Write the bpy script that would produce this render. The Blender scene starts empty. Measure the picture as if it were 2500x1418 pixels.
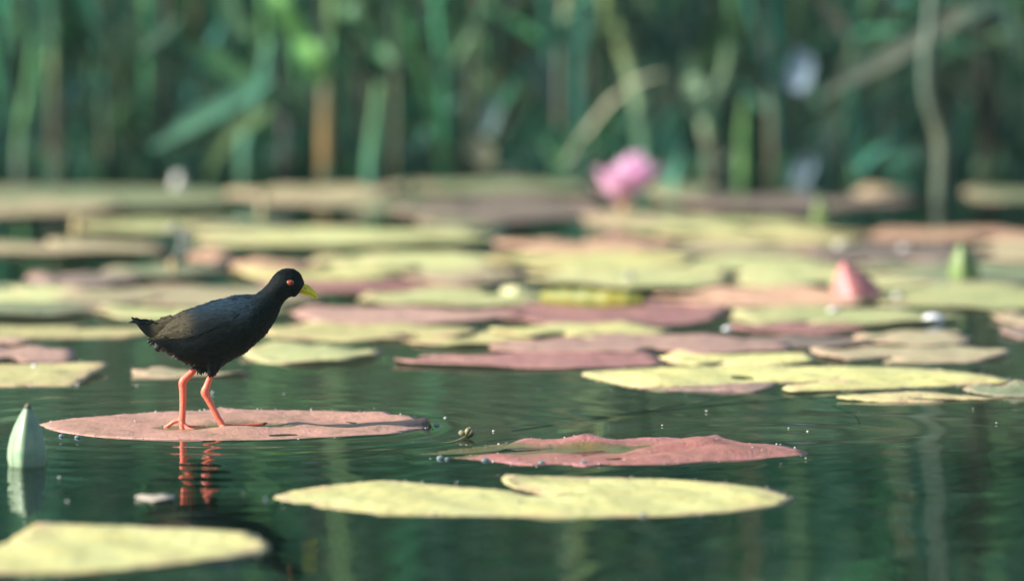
import bpy, bmesh, math, random
import numpy as np
from mathutils import Vector, Matrix
from mathutils.geometry import delaunay_2d_cdt
random.seed(7); rng = np.random.RandomState(11)
PI = math.pi
S = bpy.context.scene

# ------------------------------------------------------------------ camera, light, exposure
CAM_H = 1.0; PXA = 3.61e-5; CX, CY = 1250.0, 709.0
PITCH = 0.06865                                   # radians below the horizontal
cam_d = bpy.data.cameras.new('camera'); cam = bpy.data.objects.new('camera', cam_d)
S.collection.objects.link(cam); S.camera = cam
cam.location = (0, 0, CAM_H); cam.rotation_euler = (PI/2 - PITCH, 0, 0)
cam_d.sensor_width = 36; cam_d.lens = 36/(2500*PXA); cam_d.clip_start = 0.5; cam_d.clip_end = 500
cam_d.dof.use_dof = True; cam_d.dof.focus_distance = 12.30; cam_d.dof.aperture_fstop = 4.1

SUN_EL = math.radians(30); SUN_AZ = math.atan2(-0.985, -0.17)
w = bpy.data.worlds.new("World"); S.world = w; w.use_nodes = True
nt = w.node_tree; bg = nt.nodes['Background']
sky = nt.nodes.new('ShaderNodeTexSky'); sky.sky_type = 'NISHITA'; sky.sun_disc = False
sky.sun_elevation = SUN_EL; sky.sun_rotation = SUN_AZ; sky.air_density = 1.0; sky.dust_density = 1.0
nt.links.new(sky.outputs[0], bg.inputs[0]); bg.inputs[1].default_value = 0.085
sl = bpy.data.lights.new('sun', 'SUN'); sl.energy = 5.0; sl.angle = math.radians(0.6); sl.color = (1.0, 0.95, 0.84)
sun = bpy.data.objects.new('sun', sl); S.collection.objects.link(sun)
sd = Vector((math.sin(SUN_AZ)*math.cos(SUN_EL), math.cos(SUN_AZ)*math.cos(SUN_EL), math.sin(SUN_EL)))
sun.rotation_euler = sd.to_track_quat('Z', 'Y').to_euler(); sun.location = (-5, 8, 6)
S.view_settings.view_transform = 'Standard'; S.view_settings.look = 'None'
S.view_settings.exposure = 1.12; S.view_settings.gamma = 1.0
HAZE = 0.0007
S.cycles.max_bounces = 8; S.cycles.transparent_max_bounces = 12
S.cycles.caustics_reflective = False; S.cycles.caustics_refractive = False

# ------------------------------------------------------------------ photo geometry: pixel -> world
def ray(px, py):
    a = (px-CX)*PXA; b = -(py-CY)*PXA
    c, s = math.cos(PITCH), math.sin(PITCH)
    return Vector((a, c + b*s, -s + b*c))
def W(px, py, z=0.0):                             # where that line of sight meets height z
    r = ray(px, py); t = (z-CAM_H)/r.z
    return Vector((r.x*t, r.y*t, z))
def A(px, py, Y):                                 # where it meets the upright plane at distance Y
    r = ray(px, py); t = Y/r.y
    return Vector((r.x*t, Y, CAM_H + r.z*t))

# ------------------------------------------------------------------ helpers
def link(o): S.collection.objects.link(o); return o
def tag(o, label=None, cat=None, group=None, kind=None):
    if label: o['label'] = label
    if cat: o['category'] = cat
    if group: o['group'] = group
    if kind: o['kind'] = kind
    return o
def empty(name, loc, label, cat, group=None):
    o = link(bpy.data.objects.new(name, None)); o.location = loc; o.empty_display_size = .02
    return tag(o, label, cat, group)
def mesh_obj(name, verts, faces, mats, parent=None, smooth=True, origin=None, cols=None, midx=None):
    me = bpy.data.meshes.new(name)
    org = Vector(origin) if origin is not None else (Vector(parent.location) if parent else Vector((0, 0, 0)))
    me.from_pydata([tuple(Vector(v)-org) for v in verts], [], [tuple(f) for f in faces])
    me.update()
    if not isinstance(mats, (list, tuple)): mats = [mats]
    for m in mats: me.materials.append(m)
    if midx is not None: me.polygons.foreach_set('material_index', midx)
    if smooth: me.polygons.foreach_set('use_smooth', [True]*len(me.polygons))
    if cols is not None:
        at = me.color_attributes.new('tint', 'FLOAT_COLOR', 'POINT')
        at.data.foreach_set('color', np.array(cols, dtype=np.float32).reshape(-1))
    o = link(bpy.data.objects.new(name, me))
    if parent: o.parent = parent
    else: o.location = org
    return o
def tube_geo(pts, rad, n=8, vs=None, fs=None, cap=True):
    vs = [] if vs is None else vs; fs = [] if fs is None else fs
    b = len(vs); N = len(pts); prev = None
    for i, p in enumerate(pts):
        p = Vector(p)
        d = (Vector(pts[min(i+1, N-1)]) - Vector(pts[max(i-1, 0)])).normalized()
        u = d.cross(Vector((0, 1, 0)))
        if u.length < .15: u = d.cross(Vector((1, 0, 0)))
        u.normalize(); v = d.cross(u)
        r = rad[i] if hasattr(rad, '__len__') else rad
        for k in range(n):
            t = 2*PI*k/n; vs.append(p + u*(r*math.cos(t)) + v*(r*math.sin(t)))
    for i in range(N-1):
        for k in range(n):
            k2 = (k+1) % n
            fs.append((b+i*n+k, b+i*n+k2, b+(i+1)*n+k2, b+(i+1)*n+k))
    if cap:
        fs.append(tuple(b+k for k in range(n))[::-1]); fs.append(tuple(b+(N-1)*n+k for k in range(n)))
    return vs, fs
def spline(pts, n):                               # Catmull-Rom resample
    P = [Vector(p) for p in pts]; P = [P[0]*2-P[1]] + P + [P[-1]*2-P[-2]]
    out = []; m = len(P)-3
    for j in range(n):
        t = j/(n-1)*m; i = min(int(t), m-1); f = t-i
        a, b, c, d = P[i], P[i+1], P[i+2], P[i+3]
        out.append(.5*((2*b) + (c-a)*f + (2*a-5*b+4*c-d)*f*f + (3*b-a-3*c+d)*f**3))
    return out
def sstep(a, b, x):
    t = np.clip((x-a)/(b-a), 0, 1); return t*t*(3-2*t)

# ------------------------------------------------------------------ materials
def new_mat(name):
    m = bpy.data.materials.new(name); m.use_nodes = True
    return m, m.node_tree, m.node_tree.nodes, m.node_tree.links
def ramp(N, stops):
    r = N.new('ShaderNodeValToRGB'); e = r.color_ramp.elements
    while len(e) > 1: e.remove(e[0])
    for i, (p, c) in enumerate(stops):
        x = e[0] if i == 0 else e.new(p)
        x.position = p; x.color = (*c, 1) if len(c) == 3 else c
    return r
def noise(N, L, vec, scale, det=4, rough=.6):
    n = N.new('ShaderNodeTexNoise'); n.inputs['Scale'].default_value = scale
    n.inputs['Detail'].default_value = det; n.inputs['Roughness'].default_value = rough
    if vec: L.new(vec, n.inputs['Vector'])
    return n
def mix(N, L, f, a, b, mode='MIX'):
    m = N.new('ShaderNodeMix'); m.data_type = 'RGBA'; m.blend_type = mode
    for k, v in ((0, f), (6, a), (7, b)):
        if hasattr(v, 'links'): L.new(v, m.inputs[k])
        elif k == 0: m.inputs[0].default_value = v
        else: m.inputs[k].default_value = (*v, 1)
    return m.outputs[2]
def math_n(N, L, op, a, b=None):
    m = N.new('ShaderNodeMath'); m.operation = op
    for k, v in ((0, a), (1, b)):
        if v is None: continue
        if hasattr(v, 'links'): L.new(v, m.inputs[k])
        else: m.inputs[k].default_value = v
    return m.outputs[0]

def pad_mat(name, c1, c2, spot, under, vein=.25, rough=.5, rim=(.50, .26, .22), rimf=.7):
    m, t, N, L = new_mat(name); b = N['Principled BSDF']
    tc = N.new('ShaderNodeTexCoord'); geo = N.new('ShaderNodeNewGeometry')
    oi = N.new('ShaderNodeObjectInfo')
    ob = tc.outputs['Object']; pos = geo.outputs['Position']
    n1 = noise(N, L, pos, 14, 5); n2 = noise(N, L, pos, 230, 4, .75); n3 = noise(N, L, pos, 46, 4)
    big = ramp(N, [(.38, (0, 0, 0)), (.62, (1, 1, 1))]); L.new(n1.outputs[0], big.inputs[0])
    col = mix(N, L, big.outputs[0], c1, c2)
    # dry blotches and grit with a shape of their own
    sp = ramp(N, [(.60, (0, 0, 0)), (.70, (.8, .8, .8))]); L.new(n3.outputs[0], sp.inputs[0])
    col = mix(N, L, sp.outputs[0], col, spot)
    ra = N.new('ShaderNodeAttribute'); ra.attribute_name = 'rim'
    nr = noise(N, L, pos, 22, 4, .7); rr = ramp(N, [(.40, (0, 0, 0)), (.60, (1, 1, 1))]); L.new(nr.outputs[0], rr.inputs[0])
    col = mix(N, L, math_n(N, L, 'MULTIPLY', math_n(N, L, 'MULTIPLY', ra.outputs['Fac'], rr.outputs[0]), rimf), col, rim)
    mpx = N.new('ShaderNodeMapping'); mpx.inputs['Scale'].default_value = (1, .45, 1); L.new(pos, mpx.inputs[0])
    n4 = noise(N, L, mpx.outputs[0], 55, 6, .75)
    f4 = ramp(N, [(.33, (.52, .55, .46)), (.47, (.95, .95, .93)), (.7, (1.15, 1.12, 1.10))]); L.new(n4.outputs[0], f4.inputs[0])
    col = mix(N, L, 1.0, col, f4.outputs[0], 'MULTIPLY')
    fine = ramp(N, [(.30, (.80, .80, .78)), (.5, (1, 1, 1)), (.75, (1.1, 1.1, 1.08))]); L.new(n2.outputs[0], fine.inputs[0])
    col = mix(N, L, 1.0, col, fine.outputs[0], 'MULTIPLY')
    fk = ramp(N, [(.66, (0, 0, 0)), (.74, (.7, .7, .7))]); L.new(n2.outputs[0], fk.inputs[0])
    col = mix(N, L, fk.outputs[0], col, (.80, .76, .58))
    # veins radiating from the stalk
    sx = N.new('ShaderNodeSeparateXYZ'); L.new(ob, sx.inputs[0])
    ang = math_n(N, L, 'ARCTAN2', sx.outputs[1], sx.outputs[0])
    wob = math_n(N, L, 'MULTIPLY', n3.outputs[0], 1.6)
    a2 = math_n(N, L, 'ADD', math_n(N, L, 'MULTIPLY', ang, 9.0), wob)
    sn = math_n(N, L, 'ABSOLUTE', math_n(N, L, 'SINE', a2))
    vr = ramp(N, [(.0, (1, 1, 1)), (.10, (0, 0, 0))]); L.new(sn, vr.inputs[0])
    vf = math_n(N, L, 'MULTIPLY', vr.outputs[0], vein)
    col = mix(N, L, vf, col, tuple(x*.6 for x in c2))
    # per pad variation
    hv = N.new('ShaderNodeHueSaturation'); L.new(col, hv.inputs['Color'])
    mr = N.new('ShaderNodeMapRange'); L.new(oi.outputs['Random'], mr.inputs[0])
    mr.inputs[3].default_value = .82; mr.inputs[4].default_value = 1.1
    L.new(mr.outputs[0], hv.inputs['Value'])
    fin = mix(N, L, geo.outputs['Backfacing'], hv.outputs[0], under)
    sa = N.new('ShaderNodeAttribute'); sa.attribute_name = 'silt'          # thin film of water and brown silt lying on the leaf
    ns = noise(N, L, mpx.outputs[0], 30, 3); sr = ramp(N, [(.35, (.16, .12, .035)), (.65, (.10, .11, .04))]); L.new(ns.outputs[0], sr.inputs[0])
    fin = mix(N, L, sa.outputs['Fac'], fin, sr.outputs[0])
    rm_ = N.new('ShaderNodeMapRange'); L.new(sa.outputs['Fac'], rm_.inputs[0]); rm_.inputs[3].default_value = rough; rm_.inputs[4].default_value = .10
    L.new(fin, b.inputs['Base Color']); L.new(rm_.outputs[0], b.inputs['Roughness'])
    b.inputs['Specular IOR Level'].default_value = .35
    bp = N.new('ShaderNodeBump'); bp.inputs['Strength'].default_value = .8; bp.inputs['Distance'].default_value = .003
    hs = math_n(N, L, 'ADD', math_n(N, L, 'MULTIPLY', n2.outputs[0], .8), math_n(N, L, 'MULTIPLY', n4.outputs[0], 1.2))
    L.new(hs, bp.inputs['Height']); L.new(bp.outputs[0], b.inputs['Normal'])
    return m
MAROON = (.17, .05, .05)
PM = {
 'yellow':  pad_mat('pad_yellow', (.62, .57, .22), (.56, .56, .25), (.42, .40, .15), (.30, .32, .06)),
 'gold':    pad_mat('pad_gold', (.56, .50, .23), (.50, .46, .21), (.40, .32, .16), (.30, .28, .06)),
 'green':   pad_mat('pad_green', (.43, .48, .22), (.50, .49, .23), (.34, .34, .15), (.2, .26, .06)),
 'pale':    pad_mat('pad_pale_green', (.55, .58, .28), (.56, .55, .25), (.44, .40, .19), (.2, .26, .06)),
 'olive':   pad_mat('pad_olive', (.21, .26, .15), (.24, .26, .15), (.16, .17, .10), (.15, .17, .05)),
 'red':     pad_mat('pad_red', (.56, .29, .235), (.50, .28, .20), (.50, .33, .24), (.30, .20, .07), .15, .45, (.60, .34, .30)),
 'deepred': pad_mat('pad_deep_red', (.40, .15, .125), (.45, .20, .155), (.27, .11, .09), (.28, .24, .28), .12, .42, (.55, .22, .26)),
 'maroon':  pad_mat('pad_maroon', (.33, .15, .15), (.36, .18, .16), (.27, .14, .12), MAROON, .1),
 'mauve':   pad_mat('pad_mauve', (.19, .155, .135), (.22, .17, .145), (.16, .14, .10), MAROON, .1),
 'peach':   pad_mat('pad_peach', (.56, .37, .23), (.58, .33, .24), (.50, .40, .22), MAROON, .1),
 'tan':     pad_mat('pad_tan', (.46, .37, .24), (.42, .38, .22), (.40, .26, .19), MAROON, .1),
 'pink':    pad_mat('pad_pink', (.48, .30, .24), (.46, .28, .24), (.40, .30, .20), MAROON, .1),
}
def simple_mat(name, c, c2=None, scale=60, rough=.5, spec=.5, transl=0, bump=.3, dist=.001, coat=0):
    m, t, N, L = new_mat(name); b = N['Principled BSDF']; geo = N.new('ShaderNodeNewGeometry')
    n = noise(N, L, geo.outputs['Position'], scale, 4)
    r = ramp(N, [(.35, c), (.65, c2 or tuple(x*.75 for x in c))]); L.new(n.outputs[0], r.inputs[0])
    L.new(r.outputs[0], b.inputs['Base Color']); b.inputs['Roughness'].default_value = rough
    b.inputs['Specular IOR Level'].default_value = spec; b.inputs['Coat Weight'].default_value = coat
    bp = N.new('ShaderNodeBump'); bp.inputs['Strength'].default_value = bump; bp.inputs['Distance'].default_value = dist
    L.new(n.outputs[0], bp.inputs['Height']); L.new(bp.outputs[0], b.inputs['Normal'])
    if transl:
        out = N['Material Output']; tr = N.new('ShaderNodeBsdfTranslucent'); L.new(r.outputs[0], tr.inputs[0])
        ms = N.new('ShaderNodeMixShader'); ms.inputs[0].default_value = transl
        L.new(b.outputs[0], ms.inputs[1]); L.new(tr.outputs[0], ms.inputs[2]); L.new(ms.outputs[0], out.inputs[0])
    return m
def tint_mat(name, rough=.5, spec=.3, transl=.2, scale=40, lo=.7, hi=1.25):   # colour of each blade sits on its points
    m, t, N, L = new_mat(name); b = N['Principled BSDF']; geo = N.new('ShaderNodeNewGeometry')
    at = N.new('ShaderNodeAttribute'); at.attribute_name = 'tint'
    mp = N.new('ShaderNodeMapping'); mp.inputs['Scale'].default_value = (1, 1, .25); L.new(geo.outputs['Position'], mp.inputs[0])
    n = noise(N, L, mp.outputs[0], scale, 3)
    r = ramp(N, [(.35, (lo,)*3), (.65, (hi,)*3)]); L.new(n.outputs[0], r.inputs[0])
    col = mix(N, L, 1.0, at.outputs['Color'], r.outputs[0], 'MULTIPLY')
    L.new(col, b.inputs['Base Color']); b.inputs['Roughness'].default_value = rough
    b.inputs['Specular IOR Level'].default_value = spec
    out = N['Material Output']; tr = N.new('ShaderNodeBsdfTranslucent'); L.new(col, tr.inputs[0])
    ms = N.new('ShaderNodeMixShader'); ms.inputs[0].default_value = transl
    L.new(b.outputs[0], ms.inputs[1]); L.new(tr.outputs[0], ms.inputs[2]); L.new(ms.outputs[0], out.inputs[0])
    return m
M_REED = tint_mat('reed_leaf')
M_BUDG = simple_mat('bud_green', (.17, .29, .18), (.29, .37, .24), 60, .42, .4)
M_BUDL = simple_mat('bud_lime', (.18, .25, .08), (.13, .20, .06), 90, .45, .4)
M_BUDR = simple_mat('bud_red', (.54, .21, .20), (.40, .15, .15), 60, .45, .3)
M_TIP = simple_mat('dry_tip', (.20, .17, .13), (.10, .09, .07), 200, .7, .2)
M_PETAL = simple_mat('petal_pink', (.95, .66, .85), (.96, .82, .93), 30, .5, .3, .55)
M_SEPAL = simple_mat('sepal_rose', (.62, .36, .38), (.52, .38, .32), 60, .5, .3)
M_STAMEN = simple_mat('stamen_yellow', (.75, .50, .10), None, 60, .6, .3)
M_STALK = simple_mat('stalk_tan', (.48, .33, .16), (.40, .34, .16), 50, .5, .3)
M_WHITE = simple_mat('withered_white', (.62, .62, .58), (.48, .46, .42), 60, .6, .3)
M_BUBBLE = simple_mat('bubble_film', (.22, .28, .30), (.08, .12, .12), 260, .06, 1.0)
M_GLINT = simple_mat('droplet_glint', (.92, .92, .90), (.8, .82, .84), 60, .1, .8)  # near-white base colour stands in for the sun's glint

# ------------------------------------------------------------------ setting: water, pond bed, bank
def water_mat():
    m, t, N, L = new_mat('pond_water'); N.remove(N['Principled BSDF']); out = N['Material Output']
    geo = N.new('ShaderNodeNewGeometry')
    mp = N.new('ShaderNodeMapping'); mp.inputs['Scale'].default_value = (1, .6, 1); L.new(geo.outputs['Position'], mp.inputs[0])
    n = noise(N, L, mp.outputs[0], 70, 3, .5)
    bp = N.new('ShaderNodeBump'); bp.inputs['Strength'].default_value = .12; bp.inputs['Distance'].default_value = .0006
    L.new(n.outputs[0], bp.inputs['Height'])
    fr = N.new('ShaderNodeFresnel'); fr.inputs['IOR'].default_value = 1.333
    gl = N.new('ShaderNodeBsdfGlossy'); gl.inputs['Roughness'].default_value = .006; L.new(bp.outputs[0], gl.inputs['Normal'])
    df = N.new('ShaderNodeBsdfDiffuse'); df.inputs[0].default_value = (.003, .024, .014, 1)
    tr = N.new('ShaderNodeBsdfTransparent'); tr.inputs[0].default_value = (.62, .80, .62, 1)
    a = N.new('ShaderNodeMixShader'); a.inputs[0].default_value = .30
    L.new(tr.outputs[0], a.inputs[1]); L.new(df.outputs[0], a.inputs[2])
    b = N.new('ShaderNodeMixShader'); L.new(fr.outputs[0], b.inputs[0])
    L.new(a.outputs[0], b.inputs[1]); L.new(gl.outputs[0], b.inputs[2]); L.new(b.outputs[0], out.inputs[0])
    return m
BIRD_G = W(505, 1046)
xs = np.concatenate([[-40, -20, -10, -6, -4, -3, -2, -1.5, -1.2, -1, -.88], np.arange(-.78, .7801, .0065), [.88, 1, 1.2, 1.5, 2, 3, 4, 6, 10, 20, 40]])
ys = np.concatenate([[-20, 0, 5, 8, 9, 9.7, 10.1], np.arange(10.3, 13.4, .0075), np.arange(13.4, 17.6, .022), [18, 19, 22]])
X, Y = np.meshgrid(xs, ys)
H = np.zeros_like(X)
for i in range(34):                                # a light chop, crossing directions
    lam = .075*(1.095**i); th = rng.normal(PI/2, .55); k = 2*PI/lam
    H += rng.uniform(.5, 1)*.0018/k*np.sin(k*(X*math.cos(th)+Y*math.sin(th)) + rng.uniform(0, 6.28))
def rings(cx, cy, lam, slope, r0, r1):
    r = np.hypot(X-cx, (Y-cy)); k = 2*PI/lam
    return slope/k*np.sin(k*r)*np.exp(-(r/r1)**2)*sstep(r0*.3, r0, r)
calm = 1 - .9*sstep(.15, .55, X)
H += rings(BIRD_G.x, BIRD_G.y, .085, .030, .03, .9)*calm
H += rings(BIRD_G.x+.06, BIRD_G.y+.01, .052, .018, .03, .6)*calm
H += rings(-.49, 11.62, .05, .026, .02, .35)
c2 = W(1900, 1050); H += rings(c2.x, c2.y, .17, .030, .05, .30)
H *= np.exp(-np.clip(np.abs(X)-.7, 0, None)*6) * sstep(10.15, 10.45, Y) * (1-.6*sstep(13.2, 14.2, Y))
nx, ny = len(xs), len(ys)
V = np.stack([X, Y, H], -1).reshape(-1, 3)
I = np.arange(nx*ny).reshape(ny, nx)
F = np.stack([I[:-1, :-1], I[:-1, 1:], I[1:, 1:], I[1:, :-1]], -1).reshape(-1, 4)
me = bpy.data.meshes.new('pond_water'); me.vertices.add(len(V)); me.vertices.foreach_set('co', V.reshape(-1).astype(np.float32))
me.loops.add(F.size); me.loops.foreach_set('vertex_index', F.reshape(-1).astype(np.int32))
me.polygons.add(len(F)); me.polygons.foreach_set('loop_start', np.arange(0, F.size, 4).astype(np.int32))
me.polygons.foreach_set('loop_total', np.full(len(F), 4, np.int32)); me.update(calc_edges=True)
me.polygons.foreach_set('use_smooth', [True]*len(F)); me.materials.append(water_mat())
tag(link(bpy.data.objects.new('pond_water', me)), kind='structure')

M_BED = simple_mat('pond_bed', (.004, .022, .014), (.003, .015, .010), 3, .9, .1)
tag(mesh_obj('pond_bed', [(-40, -20, -.9), (40, -20, -.9), (40, 23, -.9), (-40, 23, -.9)], [(0, 1, 2, 3)], M_BED, smooth=False), kind='structure')
M_BANK = simple_mat('bank_mud', (.14, .20, .14), (.10, .15, .11), 6, .9, .1, bump=.8, dist=.02)
vs, fs = [], []
bx = np.linspace(-20, 20, 121); by = np.concatenate([[17.15, 17.3, 17.6, 18, 18.6, 19.5, 21, 24, 30, 60]])
for j, y in enumerate(by):
    for i, x in enumerate(bx):
        z = -.06 + .10*min(1, (y-17.15)/.6) + .12*min(1, max(0, (y-17.6)/3)) + rng.uniform(-.02, .02)*(j > 0)
        vs.append((x, y + rng.uniform(-.05, .05), z if j else -.2))
for j in range(len(by)-1):
    for i in range(120):
        a = j*121+i; fs.append((a, a+1, a+122, a+121))
tag(mesh_obj('muddy_bank', vs, fs, M_BANK), kind='structure')

# ------------------------------------------------------------------ reeds
def blade_geo(vs, fs, cs, pts, wid, col, face=None, fold=.25):
    """a leaf blade: folded strip along pts, wid = half width at each point"""
    b = len(vs); N = len(pts)
    for i, p in enumerate(pts):
        p = Vector(p); d = (Vector(pts[min(i+1, N-1)])-Vector(pts[max(i-1, 0)])).normalized()
        f = Vector(face) if face else Vector((0, -1, .2))
        s = d.cross(f)
        if s.length < .1: s = d.cross(Vector((1, 0, 0)))
        s.normalize(); n = s.cross(d)
        for k in (-1, 0, 1):
            vs.append(p + s*(k*wid[i]) - n*(fold*wid[i] if k == 0 else 0)); cs.append((*col[min(i, len(col)-1)], 1))
    for i in range(N-1):
        for k in (0, 1):
            a = b+i*3+k; fs.append((a, a+1, a+4, a+3))
GREENS = [(.05, .21, .12), (.07, .25, .11), (.04, .19, .14), (.10, .31, .12), (.06, .19, .15), (.15, .27, .13), (.05, .15, .10)]
BROWNS = [(.15, .19, .13), (.12, .16, .12), (.22, .22, .14), (.10, .15, .12)]
def jit(c, s=.2): 
    k = random.uniform(1-s, 1+s); return tuple(x*k*random.uniform(.93, 1.07) for x in c)
def reed_mass(name, label, n, y0, y1, x0, x1, h0, h1, seed, dark=1.0):
    random.seed(seed); vs, fs, cs = [], [], []
    for i in range(n):
        x = random.uniform(x0, x1); y = random.uniform(y0, y1); h = random.uniform(h0, h1)
        brown = random.random() < .2
        c = jit(random.choice(BROWNS if brown else GREENS)); mul = dark*random.choice([.35, .6, .9, 1.2, 1.7]); c = tuple(v*mul for v in c)
        lx, ly = random.gauss(0, .10)*h, random.gauss(0, .08)*h
        if random.random() < .12: lx = random.gauss(0, .6)*h
        r = random.uniform(.003, .006)
        pts = [Vector((x + lx*t*t, y + ly*t*t, -.04 + h*t)) for t in (0, .12, .3, .55, .8, 1)]
        b = len(vs); tube_geo(pts, [r, r, r, r*.9, r*.7, r*.4], 5, vs, fs)
        tan = jit((.15, .16, .10)) if random.random() < .5 else c
        for q in range(len(vs)-b): cs.append((*(tan if q < 10 else c), 1))
        for k in range(random.randint(3, 7)):      # arching leaves
            t = random.uniform(.03, .9); p = Vector((x + lx*t*t, y + ly*t*t, -.04 + h*t))
            a = random.uniform(0, 2*PI); L_ = random.uniform(.2, .7)*min(1, h*2.2+.05); up = random.uniform(.6, 1.2)
            dx, dy = math.cos(a), math.sin(a)
            bend = random.uniform(.0, .8); sl_ = random.choice([.3, .38, .5, 1.0])
            q = [p + Vector((dx*L_*s*sl_, dy*L_*s*.38, L_*(up*s - bend*s*s*.8))) for s in (0, .2, .45, .7, 1)]
            q = [Vector((v.x, v.y, max(v.z, -.02))) for v in q]
            wd = random.uniform(.003, .008)
            lc = tuple(v*mul for v in jit(random.choice(BROWNS if (brown and random.random() < .6) else GREENS), .3))
            blade_geo(vs, fs, cs, q, [wd*.6, wd, wd*.95, wd*.6, wd*.05], [lc], face=(dy*.3, -1, .5))
    o = mesh_obj(name, vs, fs, M_REED, cols=cs)
    return tag(o, label, 'reeds', kind='stuff')
reed_mass('reed_bed', 'dense mass of green and brown reeds along the far bank of the pond', 1700, 17.35, 19.6, -3.6, 3.6, .4, 1.6, 3, 1.08)
reed_mass('low_reed_sprouts', 'low tangle of short sprouts and leaf litter at the foot of the far reeds', 900, 17.12, 17.7, -3, 3, .02, .10, 8, .9)
reed_mass('slender_reed_blades', 'thin upright grass blades standing in front of the reed bed', 110, 17.0, 17.4, -1.6, 1.6, .5, 1.5, 44, 1.15)
reed_mass('sparse_sprouts', 'sparse grassy sprouts standing in the shallow water among the farthest pads', 60, 16.6, 17.15, -2.2, 2.2, .02, .10, 18, .8)
reed_mass('reed_thicket', 'tall reed thicket, lightened for the water reflections, closing off the view behind the bank', 1500, 19.6, 22.5, -5.5, 5.5, 1.8, 3.6, 5, 2.9)  # tint raised far above the bed's so the water mirrors brighter green

def reed(label, path, wpx, cols, depth, leaves=(), top=1.5, kind='reed'):
    """path from the base upward in photo pixels, at the distance given; carried on above the frame"""
    root = empty(kind, A(path[0][0], path[0][1], depth), label, kind, 'single reeds standing out of the bank vegetation')
    P = [A(x, y, depth) for x, y in path]
    P[0].z = min(P[0].z, -.02)
    if top and path[-1][1] <= 5:
        d = (P[-1]-P[-2]).normalized(); d = (d + Vector((0, 0, 1.2))).normalized()
        P += [P[-1] + d*(top-.2)*.5, P[-1] + (d+Vector((0, .1, .2))).normalized()*(top-.2)]
    pts = spline(P, 22); r = wpx*depth*PXA*.5*.88
    rad = [r*(1-.35*(i/21)) for i in range(22)]
    n = len(cols); vs, fs = tube_geo(pts, rad, 8); cs = []
    for i in range(22):
        f = min(i/21*(1.0 if top else 1)*(n-1)*(1.6 if top and path[-1][1] <= 5 else 1), n-1.001) if n > 1 else 0
        a = int(f); g = f-a; c = [cols[a][k]*(1-g)+cols[min(a+1, n-1)][k]*g for k in range(3)]
        cs += [(*c, 1)]*8
    mesh_obj('stem', vs, fs, M_REED, root, cols=cs)
    for lp, lw, lc in leaves:
        Q = spline([A(x, y, depth-.02*(j % 2)) for j, (x, y) in enumerate(lp)], 12)
        ww = [lw*depth*PXA*.5*min(1, .45+i*.2)*(1 if i < 8 else (12-i)/4.2) for i in range(12)]
        v2, f2, c2_ = [], [], []
        blade_geo(v2, f2, c2_, Q, ww, [lc]); mesh_obj('leaf', v2, f2, M_REED, root, cols=c2_)
    return root
def lone_leaf(label, path, wpx, col, depth, col2=None):
    P = [A(x, y, depth) for x, y in path]; Q = spline(P, 14)
    ww = [wpx*depth*PXA*.5*min(1, .5+i*.17)*(1 if i < 9 else (14.3-i)/5.3) for i in range(14)]
    vs, fs, cs = [], [], []
    cc = [tuple(col[k]*(1-i/13)+(col2 or col)[k]*i/13 for k in range(3)) for i in range(14)]
    blade_geo(vs, fs, cs, Q, ww, cc)
    o = mesh_obj('reed_leaf', vs, fs, M_REED, cols=cs, origin=P[0])
    return tag(o, label, 'leaf', 'reed leaves crossing in front of the reed bed')
TAN = (.38, .36, .22); GRN = (.14, .35, .14); BRG = (.24, .54, .15); TEAL = (.08, .26, .17); GRY = (.32, .40, .32); PAL = (.40, .58, .34); OLV = (.26, .34, .16)
reed('pale tan dead reed stem standing upright near the left edge', [(140, 446), (138, 300), (132, 150), (130, 0)], 38, [TAN, (.26, .21, .14), OLV, TEAL], 17.1)
reed('stout reed right of the bird with bright green top leaf and orange-brown foot', [(797, 436), (796, 330), (800, 220), (806, 100), (815, 0)], 44,
     [(.14, .12, .06), (.38, .25, .10), (.22, .2, .12), GRN, (.18, .32, .14)], 17.0,
     [([(786, 205), (765, 150), (728, 80), (690, 20), (665, -40)], 46, BRG), ([(835, 10), (870, 40), (915, 100), (958, 160)], 36, (.12, .27, .13))])
reed('long yellow-green reed leaning left above the pink flower', [(1585, 442), (1574, 360), (1560, 250), (1535, 150), (1500, 60), (1482, 0)], 50, [TEAL, (.09, .24, .13), PAL, (.26, .34, .15), (.24, .34, .14)], 17.0)
reed('saturated dark green reed left of the leaning yellow-green one', [(1380, 430), (1378, 230), (1368, 110), (1362, 0)], 44, [(.06, .10, .06), (.04, .15, .06), (.03, .17, .05)], 17.6)
reed('forked pale reed whose two arms make a V in the right half', [(1742, 440), (1738, 360), (1725, 290), (1765, 205), (1785, 110), (1792, 0)], 42, [(.12, .13, .09), (.16, .15, .11), PAL, (.24, .36, .2), (.1, .24, .1)], 17.05,
     [([(1722, 290), (1692, 240), (1678, 180), (1672, 110)], 52, PAL)])
reed('straight tan reed with a pale lower section right of the V', [(1892, 436), (1890, 320), (1880, 220), (1872, 100), (1862, 0)], 36, [(.15, .13, .09), (.26, .23, .14), (.14, .13, .10), (.2, .2, .12)], 17.1)
reed('short bright green reed shoot at the foot of the tan reed', [(1815, 444), (1816, 380), (1818, 300), (1822, 240)], 40, [(.1, .2, .08), (.16, .34, .10), (.1, .22, .09)], 17.0, top=0)
reed('olive reed slanting up to the right, left arm of a dark gap', [(2020, 440), (2022, 340), (2040, 250), (2068, 180), (2094, 90), (2125, 0)], 32, [TEAL, GRY, OLV, (.19, .22, .11), (.12, .24, .1)], 17.1)
reed('stout grey crooked reed near the right edge reaching down over the pads', [(2292, 500), (2300, 420), (2300, 350), (2282, 285), (2264, 220), (2264, 110), (2278, 0)], 44, [(.10, .14, .10), (.12, .14, .10), (.17, .19, .12), (.13, .17, .13), (.11, .16, .12)], 16.4)
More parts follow.
